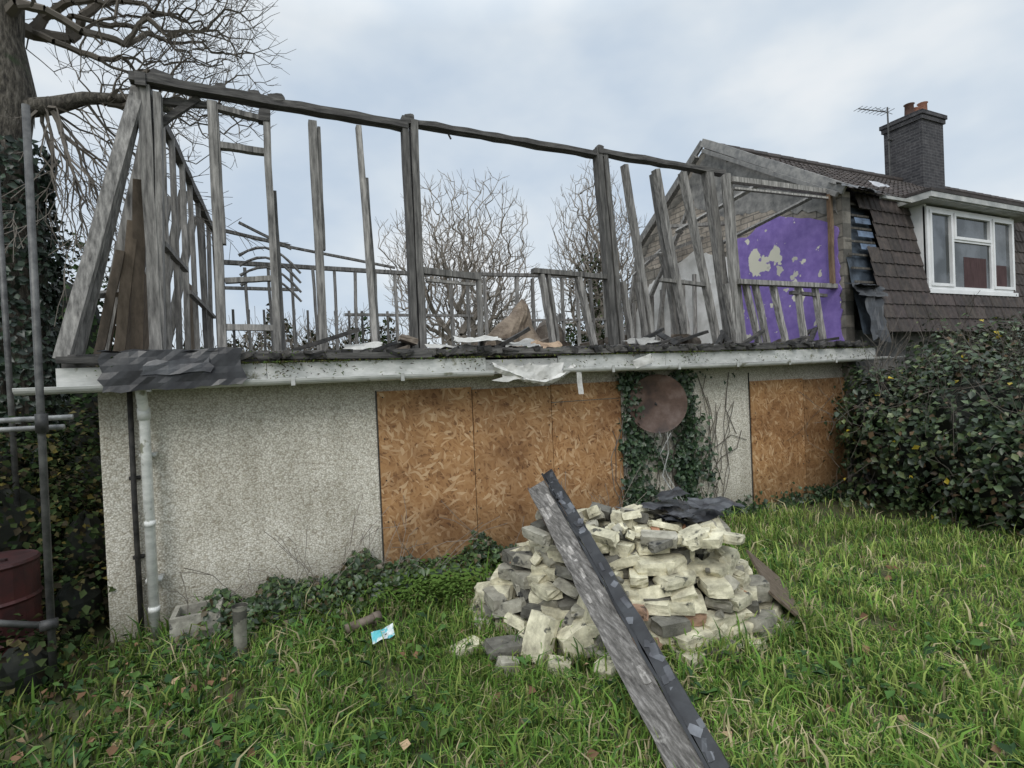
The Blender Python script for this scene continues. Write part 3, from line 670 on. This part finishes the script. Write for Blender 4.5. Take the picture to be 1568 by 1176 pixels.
for (x,y,z,dim,ry) in ((1.5,3.72,.08,(.3,.2,.08),.1),(1.72,3.55,.17,(.12,.22,.34),.45),(1.95,3.42,.15,(.24,.16,.2),-.45),(1.42,3.5,.06,(.16,.12,.1),.3),(2.05,3.12,.07,(.24,.14,.1),.1),(2.35,3.08,.07,(.2,.18,.1),.2),(1.75,3.32,.06,(.16,.12,.1),.2),(1.25,3.92,.05,(.26,.16,.05),.05),(2.08,3.46,.28,(.13,.18,.36),.35),(3.35,3.08,.12,(.3,.2,.17),.1),(3.5,3.2,.3,(.3,.22,.15),-.1),(3.15,3.06,.1,(.24,.18,.14),.2),(2.9,3.0,.05,(.28,.18,.07),.1)):
    b.rock((x,y,z),dim,Matrix.Rotation(R(-.6,.6),3,'Z')@Matrix.Rotation(ry,3,'Y'),bcol() if random.random()<.3 else (1.3,1.27,1.1))
RP=empty('rubble_pile')
b.build('masonry_blocks',M_stone,RP)
b=MB()
for i in range(18):
    b.sheet((2.95+R(-.1,.45),3.5+R(-.25,.35),.87+i*.008-R(0,.1)),(R(.2,.4),R(-.1,.1),R(-.1,.05)),(R(-.1,.1),R(.12,.28),R(-.02,.08)),6,5,.03,R(.9,3.2),0,7,i,rag=.08)
b.build('tar_sheet_scraps',M_black,RP)
b=MB(); b.box((-.2,-.42,-.01),(.2,.42,.01),.8); o=b.build('leaning_board',M_ply,RP); o.location=(3.92,3.28,.22); o.rotation_euler=(.12,.75,-.55)
random.seed(5)
b=MB(); p0=Vector((1.80,1.95,.14)); p1=Vector((2.17,4.36,1.2)); axb=(p1-p0).normalized(); side=axb.cross(Z).normalized(); upv=side.cross(axb)
rot=Matrix.Rotation(D2R(-32),3,axb); sx=rot@side; uy=rot@upv
def prp(t,a,c): return p0.lerp(p1,t)+sx*a+uy*c
def slab(a0,a1,c0,c1,col,mi,t0=0,t1=1,j=.004):
    vs=[];fs=[];n=26
    for i in range(n+1):
        t=t0+(t1-t0)*i/n
        for (a,c) in ((a0,c0),(a1,c0),(a1,c1),(a0,c1)): vs.append(prp(t,a+R(-j,j),c+R(-j,j)))
    for i in range(n):
        for k in range(4): fs.append((i*4+k,i*4+(k+1)%4,i*4+4+(k+1)%4,i*4+4+k))
    fs.append((3,2,1,0)); fs.append((n*4,n*4+1,n*4+2,n*4+3)); b.add(vs,fs,col,mi)
slab(-.13,.04,-.02,.02,.95,0,0,.97,.007); slab(.042,.06,-.03,.035,.5,1,0,1); slab(.062,.15,-.03,.02,1,1,0,1,.006); slab(-.135,-.115,-.07,-.022,(.6,.4,.3),0,.45,1)
for i in range(40):
    q=prp(random.random(),R(.075,.135),.019); rm=Matrix((sx,axb,uy)).transposed()@Matrix.Rotation(R(-.7,.7),3,'Z'); b.rock(q,(R(.015,.05),R(.03,.10),.004),rm,R(1,6),1)
for i in range(10):
    t=R(.05,.9); q=prp(t,R(-.1,.02),.021); rm=Matrix((sx,axb,uy)).transposed(); b.rock(q,(R(.02,.05),R(.08,.3),.003),rm,R(1.6,2.2),0)
M_fb=mat('split_grey_timber',(.05,.046,.042),(.16,.15,.138),7,(9,1.2,3),.9,.9,.02,c3=(.36,.34,.32),lo=.3,hi=.72,detail=7,spots=((.42,.40,.37),6,.64))
b.build('fallen_roof_timber',[M_fb,M_black])

# ---------------------------------------------------------------- trees
def grow(mb,p,d,L,rad,depth,kink=.25,up=.05,nch=4,spread=.9,col=1,minr=.004,ratio=.68,nseg=4):
    n=nseg if depth>0 else 2; pts=[p]; rr=[rad]; cur=p; dirs=[d]
    for i in range(n):
        d=(d+Vector((R(-kink,kink),R(-kink,kink),R(-kink,kink)+up))).normalized(); cur=cur+d*(L/n); pts.append(cur); dirs.append(d); rr.append(max(minr,rad*(1-.55*(i+1)/n)))
    mb.tube(pts,rr,7 if rad>.06 else (4 if rad>.014 else 3),col,0,False)
    if depth<=0: return
    for c in range(nch):
        k=random.choice(list(range(1,n+1))) if c else n
        dd=(dirs[k]+Vector((R(-1,1),R(-1,1),R(-.8,1)))*spread*(.45 if c==0 else .8)).normalized()
        grow(mb,pts[k],dd,L*ratio*R(.75,1.15),max(minr,rr[k]*(.8 if c==0 else .6)),depth-1,kink,up,nch,spread,col,minr,ratio,nseg)
def crown(mb,root,blobs,npts,minr,col=1,wpath=.35,up=.25,expo=.42,twig=.3,bias=.5):
    # branches reach every point of the crown volume from the nearest existing branch
    P=[]
    tot=sum(q[3]*q[4]*q[5] for q in blobs)
    for (x,y,z,a,bb,c) in blobs:
        k=max(8,int(npts*a*bb*c/tot)); d=RNG.normal(0,1,(k,3)); d/=np.linalg.norm(d,axis=1,keepdims=True); rr=RNG.random((k,1))**bias
        rr*=1+.18*snoise(d[:,0:1]*3+x,d[:,2:3]*3+y,2)
        P.append(np.array([x,y,z])+d*rr*np.array([a,bb,c]))
    P=np.concatenate(P); root=np.array(root,float); P=P[np.argsort(np.linalg.norm(P-root,axis=1))]
    n=len(P)+1; pts=np.vstack([root[None],P]); par=np.zeros(n,int); pl=np.zeros(n)
    for i in range(1,n):
        dv=pts[i]-pts[:i]; dist=np.linalg.norm(dv,axis=1)
        cost=dist*(1+up*(1-dv[:,2]/(dist+1e-6)))+wpath*pl[:i]; j=int(np.argmin(cost)); par[i]=j; pl[i]=pl[j]+dist[j]
    cnt=np.ones(n)
    for i in range(n-1,0,-1): cnt[par[i]]+=cnt[i]
    rad=minr*cnt**expo
    for i in range(1,n):
        a=Vector(pts[par[i]]); c=Vector(pts[i]); L=(c-a).length; m_=a.lerp(c,.5)+Vector((R(-1,1),R(-1,1),R(-.2,1)))*L*.07
        ra=min(rad[par[i]],rad[i]*1.3); mb.tube([a,m_,c],[ra,(ra+rad[i])/2,rad[i]],6 if rad[i]>minr*5 else 3,col,0,False)
        if cnt[i]<4:
            for q in range(2):
                dd=((c-a).normalized()+Vector((R(-1,1),R(-1,1),R(-.3,1)))*.55).normalized(); l=twig*R(.5,1.2)
                mb.tube([c,c+dd*l*.5+Vector((0,0,R(0,.03))),c+dd*l+Vector((0,0,R(0,.08)))],[minr*.9,minr*.8,minr*.6],3,col,0,False)
def bare_tree(base,h,rad,blobs,npts,minr,col,ivy=None):
    T=empty('bare_tree'); b=MB(); base=Vector(base); top=base+Vector((R(-.15,.15),R(-.15,.15),h))
    b.tube([base,base.lerp(top,.5)+Vector((R(-.08,.08),0,0)),top],[rad*1.3,rad,rad*.8],9,.8)
    crown(b,top,blobs,npts,minr,col); b.build('trunk_and_branches',M_twig,T)
    if ivy:
        n,rx,z0,z1=ivy; zc=RNG.uniform(z0,z1,n); cx=base.x+.5*np.sin(zc*2)*rx
        C=np.stack([cx+RNG.normal(0,rx,n),base.y+RNG.normal(0,rx,n),zc],1)
        leaves('ivy_growth',C,RNG.normal(0,1,(n,3)),RNG.uniform(.07,.15,n),pick(n,[(.05,.07,.03),(.07,.095,.04),(.03,.04,.02)]),M_leaf,.8,T)
random.seed(31)
bare_tree((5.6,16.2,0),2.6,.15,[(5.6,16.2,5.9,2.6,2.2,2.9),(4.6,16,5.2,1.7,1.5,2.0),(6.7,16.4,5.5,1.7,1.5,2.1)],2300,.0075,1.7)
bare_tree((10.9,16.5,0),3.4,.15,[(10.9,16.5,6.9,1.7,1.6,3.1),(10.2,16.5,5.4,1.3,1.2,2.0),(12.0,16.5,6.3,1.5,1.3,2.4)],1900,.0075,1.7,ivy=(1500,.40,2.6,6.6))
bare_tree((8.3,20,0),1.6,.12,[(8.3,20,4.0,2.2,1.5,1.9)],800,.009,1.5)
bare_tree((2.6,21,0),1.2,.10,[(2.6,21,3.4,2.0,1.3,1.7)],600,.009,1.5)
bare_tree((.2,20,0),1.2,.10,[(.2,20,3.2,1.8,1.3,1.5)],500,.009,1.5)
bare_tree((14.2,20,0),1.6,.12,[(14.2,20,4.2,2.2,1.5,1.9)],500,.009,1.5)
n=13000; u=RNG.uniform(-6,19,n); top=3.9+1.0*snoise(u*.9,u*0,1)+.8*snoise(u*2.7,u*0,2); z=RNG.uniform(0,1,n)**.7*top
C=np.stack([u,21+RNG.uniform(-1,1,n),z],1); DR=empty('distant_tree_row')
leaves('hedge_foliage',C,RNG.normal(0,1,(n,3)),RNG.uniform(.12,.28,n),pick(n,[(.045,.055,.028),(.08,.075,.05),(.065,.055,.04),(.03,.04,.02)]),M_leaf,.6,DR)
b=MB()
for i in range(360):
    u=R(-6,19); p=Vector((u,R(19.5,22),R(1,3.0))); grow(b,p,Vector((R(-.6,.6),0,1)).normalized(),R(.8,1.5),.016,1,.18,.05,4,.8,1.4,.008,.68,3)
b.build('hedge_twigs',M_twig,DR)
def clump(name,blobs,n,size,pal,w=None,m=None,core=True,asp=.75,parent=None,seed=0,amp=.22,cs=.66):
    T=parent or empty(name); Cs=[];Ns=[];Ds=[]; tot=sum((b_[3]*b_[4]+b_[4]*b_[5]+b_[3]*b_[5]) for b_ in blobs)
    cb=MB()
    for (x,y,z,a,bb,c) in blobs:
        k=int(n*(a*bb+bb*c+a*c)/tot); d=RNG.normal(0,1,(k,3)); d/=np.linalg.norm(d,axis=1,keepdims=True)
        nz=snoise(d[:,0]*4+x*3,d[:,2]*4+y*3,seed)+.5*snoise(d[:,0]*11+x,d[:,2]*11+d[:,1]*7,seed+3)
        rad=1+amp*nz+RNG.normal(0,.07,k)-.25*RNG.random(k)**3
        P=np.stack([x+d[:,0]*a*rad,y+d[:,1]*bb*rad,z+d[:,2]*c*rad],1); ok=P[:,2]>0; Cs.append(P[ok]);Ns.append((d+np.array([0,0,.4]))[ok]);Ds.append(nz[ok])
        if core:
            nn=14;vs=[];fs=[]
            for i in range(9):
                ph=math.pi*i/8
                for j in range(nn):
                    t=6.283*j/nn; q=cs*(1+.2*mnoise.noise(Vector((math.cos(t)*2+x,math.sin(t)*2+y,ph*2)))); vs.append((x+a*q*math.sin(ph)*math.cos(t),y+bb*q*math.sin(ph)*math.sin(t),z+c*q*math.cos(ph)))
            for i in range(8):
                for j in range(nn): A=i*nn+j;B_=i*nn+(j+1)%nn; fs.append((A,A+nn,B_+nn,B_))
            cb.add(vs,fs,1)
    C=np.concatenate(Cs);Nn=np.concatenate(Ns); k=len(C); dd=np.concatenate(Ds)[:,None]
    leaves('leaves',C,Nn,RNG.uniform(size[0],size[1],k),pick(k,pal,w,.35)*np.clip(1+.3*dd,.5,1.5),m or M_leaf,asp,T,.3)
    if core: cb.build('added_light_blocker',M_light_block,T)  # dark core added behind the leaves to block light through the clump
    return T
DG=[(.015,.027,.013),(.027,.045,.02),(.045,.07,.03)]
EG=[(-3.5,12,3.0,1.0,1.0,1.9),(-4.6,12.5,2.5,1.2,1,2.1),(-3.2,11.5,1.4,.9,.9,1.4),(-2.6,12.6,2.4,.8,.8,1.2)]
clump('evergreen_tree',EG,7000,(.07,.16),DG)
clump('holly_bush',[(3.0,20,1.8,1.4,1,2.4),(.9,20.5,1.5,1.2,1,1.6),(12,19,2,1.6,1,2.2)],4000,(.12,.24),[(.025,.04,.02),(.045,.065,.03)])
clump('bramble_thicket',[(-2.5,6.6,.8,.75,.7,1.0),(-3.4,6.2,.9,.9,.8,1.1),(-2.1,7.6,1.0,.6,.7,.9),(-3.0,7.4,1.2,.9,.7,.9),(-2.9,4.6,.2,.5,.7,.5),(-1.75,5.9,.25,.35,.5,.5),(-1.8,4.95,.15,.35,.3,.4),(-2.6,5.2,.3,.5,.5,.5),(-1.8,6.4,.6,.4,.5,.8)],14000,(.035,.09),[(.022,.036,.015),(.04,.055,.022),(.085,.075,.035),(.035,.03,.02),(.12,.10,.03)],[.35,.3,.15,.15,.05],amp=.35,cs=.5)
T=empty('ivy_clad_tree'); b=MB(); random.seed(44)
tp=[(-2.82,8,0),(-2.82,8,2.5),(-2.8,8,4.6),(-2.86,8.02,5.2),(-2.8,8,5.8),(-2.83,8.0,6.4),(-2.78,8.0,7.0),(-2.8,8.1,9.0)]
b.tube(tp,[.38,.33,.31,.27,.3,.24,.22,.12],18,1)
b.tube([(-2.83,8,5.9),(-3.5,8,6.9),(-4.2,7.9,8.6)],[.22,.16,.1],10,1)
b.tube([(-2.8,8,5.25),(-2.6,7.95,5.58),(-2.3,7.9,5.64),(-2.0,7.9,5.78),(-1.5,7.9,5.86),(-1.0,7.9,5.75)],[.17,.12,.10,.075,.055,.04],9,.9)
b.build('trunk',M_bark,T,True)
b=MB()
crown(b,(-2.8,8,6.6),[(-1.6,8.1,7.6,1.75,1.2,1.5),(-.8,8.2,7.0,1.1,.9,1.0)],1150,.0042,1.2,.3,.1,.46,.28,.6)
crown(b,(-1.9,7.9,5.8),[(-1.1,7.9,5.9,1.25,.6,.8)],330,.0042,1.2,.3,0,.44,.25,.6)
crown(b,(-2.4,7.9,5.62),[(-2.0,7.9,4.7,.75,.5,1.2)],260,.0042,1.2,.3,-.3,.44,.25,.6)
for (p,d,L,rd,dep) in (((-2.0,7.9,5.75),(.4,.2,-.9),1.2,.022,3),((-2.4,7.9,5.6),(.1,.2,-1),1.2,.022,3),((-3.2,8,6.5),(-.4,-.4,1),1.5,.04,3),((-2.8,8.1,8.6),(1,.4,.3),1.6,.045,3)):
    grow(b,Vector(p),Vector(d).normalized(),L,rd,dep,.26,.02,4,.8,1.2,.004,.7)
b.build('bare_branches',M_twig,T)
n=7500; a=RNG.uniform(0,6.283,n); z=RNG.uniform(0,5.1,n); rr=.38+.1*snoise(a*2,z*2,3)+RNG.uniform(0,.1,n)
C=np.stack([-2.82+rr*np.cos(a),8+rr*np.sin(a),z],1)
leaves('ivy_on_trunk',C,np.stack([np.cos(a),np.sin(a),.3+0*a],1),RNG.uniform(.05,.11,n),pick(n,[(.02,.038,.024),(.04,.065,.038),(.015,.025,.016)]),M_ivy,.85,T,.5)
BB=[(8.6,4.7,.8,1.15,.75,1.2),(8.7,3.9,1.0,1.2,1.0,1.3),(8.9,3.0,1.0,1.3,1.0,1.4),(9.6,4.4,1.4,1.2,1.0,1.15),(9.4,2.4,1.1,1.3,1.0,1.35),(8.2,4.95,1.45,.6,.45,.6),(10.6,4.0,1.5,1.3,1.2,1.1),(8.3,3.2,.5,.9,.9,.8)]
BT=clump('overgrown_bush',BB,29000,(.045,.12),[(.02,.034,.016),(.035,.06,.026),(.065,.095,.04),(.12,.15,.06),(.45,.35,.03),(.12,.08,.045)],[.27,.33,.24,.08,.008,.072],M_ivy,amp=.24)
b=MB()
for i in range(150):
    p=Vector((R(7.6,9.8),R(2.6,5.1),R(1.3,2.2))); grow(b,p,Vector((R(-.9,.5),R(-.7,.4),1)).normalized(),R(.35,.75),.006,1,.28,-.06,3,.8,.75,.0028)
for i in range(50):
    p=Vector((R(7.45,7.9),R(2.8,5.2),R(.5,1.9))); grow(b,p,Vector((R(-.7,.1),R(-.5,.5),R(-1,1))).normalized(),R(.3,.6),.005,1,.3,-.04,2,.8,.9,.0028)
b.build('bush_twigs',M_twig,BT)

# ---------------------------------------------------------------- ivy on wall
n=22000; u=RNG.uniform(3.9,8.7,n); z=RNG.uniform(0,2.15,n)
dens=1.0*gs(u,4.12,.13)*(z>.2)+1.1*gs(u,5.0,.17)*(z>.3)+.9*gs(u,4.55,.5)*(z<1.35)*(snoise(u*5,z*5,2)>-.15)+1.2*gs(z,.08,.14)+.9*gs(u,4.55,.6)*(z>1.95)+.75*gs(u,5.35-(z-1)*.15,.10)*(z<1.5)+.5*gs(u,8.55,.2)
dens*= (snoise(u*4,z*4,5)*.9+.65)
ok=RNG.random(n)<dens; u=u[ok];z=z[ok]; k=len(u)
C=np.stack([u,5.58-RNG.uniform(0,.13,k)*(1+.5*gs(z,.1,.3)),z],1)
IW=empty('wall_ivy')
leaves('ivy_leaves',C,np.tile([0,-1,.3],(k,1)),RNG.uniform(.035,.09,k),pick(k,[(.018,.036,.018),(.035,.065,.03),(.06,.095,.045),(.09,.11,.07)],[.33,.35,.23,.09]),M_ivy,.85,IW,.6)
b=MB()
for i in range(34):
    u0=random.choice([4.1,4.5,5.0,5.3,4.8,5.5]); pts=[Vector((u0+R(-.15,.15),5.57,0))]
    for q in range(9): pts.append(pts[-1]+Vector((R(-.09,.09)+(.03 if i%3==0 else 0),0,R(.1,.27))))
    pts=[p for p in pts if p.z<2.15]; b.tube(pts,.005,4,R(.8,1.6))
for a in ([(5.3,1.3),(5.6,1.05),(5.9,1.2),(6.2,1.1)],[(5.4,.6),(5.7,.9),(6.0,1.0),(6.1,1.25)],[(5.3,2.1),(5.5,1.6),(5.5,1.1),(5.7,.5)],[(5.9,2.1),(5.8,1.6),(6.0,1.2)]):
    b.tube([(p[0],5.585,p[1]) for p in a],.005,4,.8)
b.build('ivy_stems',M_twig,IW)
n=8500; u=RNG.uniform(-1.0,4.2,n); hgt=.22+.26*snoise(u*2.9,u*0,4)+.16*gs(u,.3,.5)+.1*gs(u,-.1,.3); hgt=np.clip(hgt,.04,.6)
z=RNG.random(n)**.9*hgt; v_=5.55-RNG.random(n)**1.5*(.7-z*.8)
leaves('wall_base_weeds',np.stack([u,v_,z],1),np.tile([0,-.6,.8],(n,1)),RNG.uniform(.03,.085,n),pick(n,[(.022,.042,.018),(.045,.08,.028),(.08,.13,.04),(.09,.07,.035)],[.3,.35,.22,.13]),M_ivy,.7,None,.2)
b=MB()
for i in range(60):
    u0=R(-1,4); grow(b,Vector((u0,5.45,.05)),Vector((R(-.6,.6),R(-.5,0),1)).normalized(),R(.3,.7),.005,1,.3,-.12,2,.6,1.6,.003)
b.build('bramble_stems',M_twig)
def fern(b,p,n=9,L=.4):
    for i in range(n):
        a=6.28*i/n+R(-.3,.3); pts=[]
        for k in range(8):
            t=k/7; pts.append(Vector(p)+Vector((math.cos(a)*L*t*.8,math.sin(a)*L*t*.8,L*(1.1*t-.8*t*t))))
        for k in range(1,8):
            tt=(pts[k]-pts[k-1]).normalized(); sd_=tt.cross(Z).normalized(); w_=.085*(1-k/8.2)
            for s_ in (-1,1): b.add([pts[k],pts[k]+sd_*s_*w_+tt*.03+Vector((0,0,-.01)),pts[k]+tt*.035],[(0,1,2)],(.09,.15,.035))
b=MB()
for i in range(20): fern(b,(R(.9,2.2),R(4.8,5.45),R(0,.1)),9,R(.25,.42))
for i in range(5): fern(b,(R(-.4,.8),R(5.1,5.45),R(0,.1)),8,R(.2,.32))
b.build('fern',M_leaf)

# ---------------------------------------------------------------- grass
n=120000
ang=RNG.uniform(-.95,.95,n)+th; rad=2.2+RNG.random(n)**1.2*6.3
u=rad*np.sin(ang); v_=rad*np.cos(ang)
extra=8000; u=np.concatenate([u,RNG.uniform(-2,8,extra)]); v_=np.concatenate([v_,RNG.uniform(.8,5.5,extra)]); n=len(u)
ok=(v_<5.5)&(~in_pile(u,v_,.93))&(u<8.3)&(u>-5)
bare=snoise(u*3.1,v_*3.3,7)+.5*snoise(u*7,v_*6,3); ok&=(bare>-.45)|(RNG.random(n)<.3)
leftdark=np.clip((-.2-u)/1.2,0,1); ok&=RNG.random(n)>leftdark*.5
u=u[ok];v_=v_[ok];n=len(u)
cl_=snoise(u*4,v_*4,1)+.6*snoise(u*11,v_*10,6)+RNG.normal(0,.25,n); h=.08+.05*cl_+RNG.uniform(0,.07,n); h=np.clip(h,.03,.26)*(1+.35*gs(v_,5.3,.5))
ringd=in_pile(u,v_,1.2); h=np.where(ringd,h*1.25,h)
long=RNG.random(n)<.06; h=np.where(long,h*1.8,h)
wd=RNG.uniform(.0028,.0062,n)*(1+.5*long); a=RNG.uniform(0,6.283,n)
lean=RNG.uniform(.2,1.1,n)*h; a2=a+RNG.normal(0,.6,n)+1.57
bx=np.cos(a)*wd; by=np.sin(a)*wd; lx=np.cos(a2)*lean; ly=np.sin(a2)*lean
z0=np.full(n,-.02)
V=np.stack([np.stack([u-bx,v_-by,z0],1),np.stack([u+bx,v_+by,z0],1),np.stack([u+bx*.9+lx*.35,v_+by*.9+ly*.35,h*.62],1),np.stack([u-bx*.9+lx*.35,v_-by*.9+ly*.35,h*.62],1),np.stack([u+lx,v_+ly,h*(1-.3*lean/h)],1)],1).reshape(-1,3)
i=np.arange(n)*5
F=np.concatenate([np.stack([i,i+1,i+2],1),np.stack([i,i+2,i+3],1),np.stack([i+3,i+2,i+4],1)])
pt=(snoise(u*1.3,v_*1.5,9)*.6+snoise(u*4.5,v_*4,2)*.7)[:,None]
green=np.array([.15,.27,.055]); yel=np.array([.27,.34,.095]); dk=np.array([.07,.135,.04]); straw=np.array([.40,.35,.21])
rn=RNG.random((n,1)); ry_=np.clip((u-.8)/4,0,1)[:,None]; base=np.where(rn<.52-.2*ry_,green,np.where(rn<.8,yel,dk)); base=np.where(RNG.random((n,1))<(.10+.25*np.clip(pt,0,1)),straw,base)
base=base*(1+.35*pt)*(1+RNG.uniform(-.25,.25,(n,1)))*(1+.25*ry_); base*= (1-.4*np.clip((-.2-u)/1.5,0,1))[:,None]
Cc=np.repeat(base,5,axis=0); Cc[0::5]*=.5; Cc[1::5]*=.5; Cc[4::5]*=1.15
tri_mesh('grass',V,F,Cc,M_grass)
n=8000; ang=RNG.uniform(-.95,.95,n)+th; rad=2.3+RNG.random(n)*4.5; u=rad*np.sin(ang);v_=rad*np.cos(ang)
p=np.clip(.2+.55*snoise(u*2.5,v_*2.5,12)+.7*np.clip(.6-u,0,1),0,1); ok=(RNG.random(n)<p)&(v_<5.4)&(~in_pile(u,v_,1.05))&(u<7.3); u=u[ok];v_=v_[ok];n=len(u)
leaves('broadleaf_weeds',np.stack([u,v_,RNG.uniform(.04,.14,n)],1),np.tile([0,0,1.],(n,1)),RNG.uniform(.03,.12,n),pick(n,[(.06,.12,.035),(.10,.17,.05),(.04,.075,.035)]),M_leaf,.5)
n=1900; ang=RNG.uniform(-.95,.95,n)+th; rad=2.3+RNG.random(n)*5; u=rad*np.sin(ang);v_=rad*np.cos(ang)
ok=(v_<5.4)&(RNG.random(n)<(.14+.7*np.clip(.2-u,0,1)))&(u<7.3); u=u[ok];v_=v_[ok];n=len(u)
leaves('fallen_leaves',np.stack([u,v_,RNG.uniform(.04,.11,n)],1),np.tile([0,0,1.],(n,1)),RNG.uniform(.03,.085,n),pick(n,[(.23,.14,.085),(.17,.10,.06),(.38,.27,.17)]),M_leaf,.8)
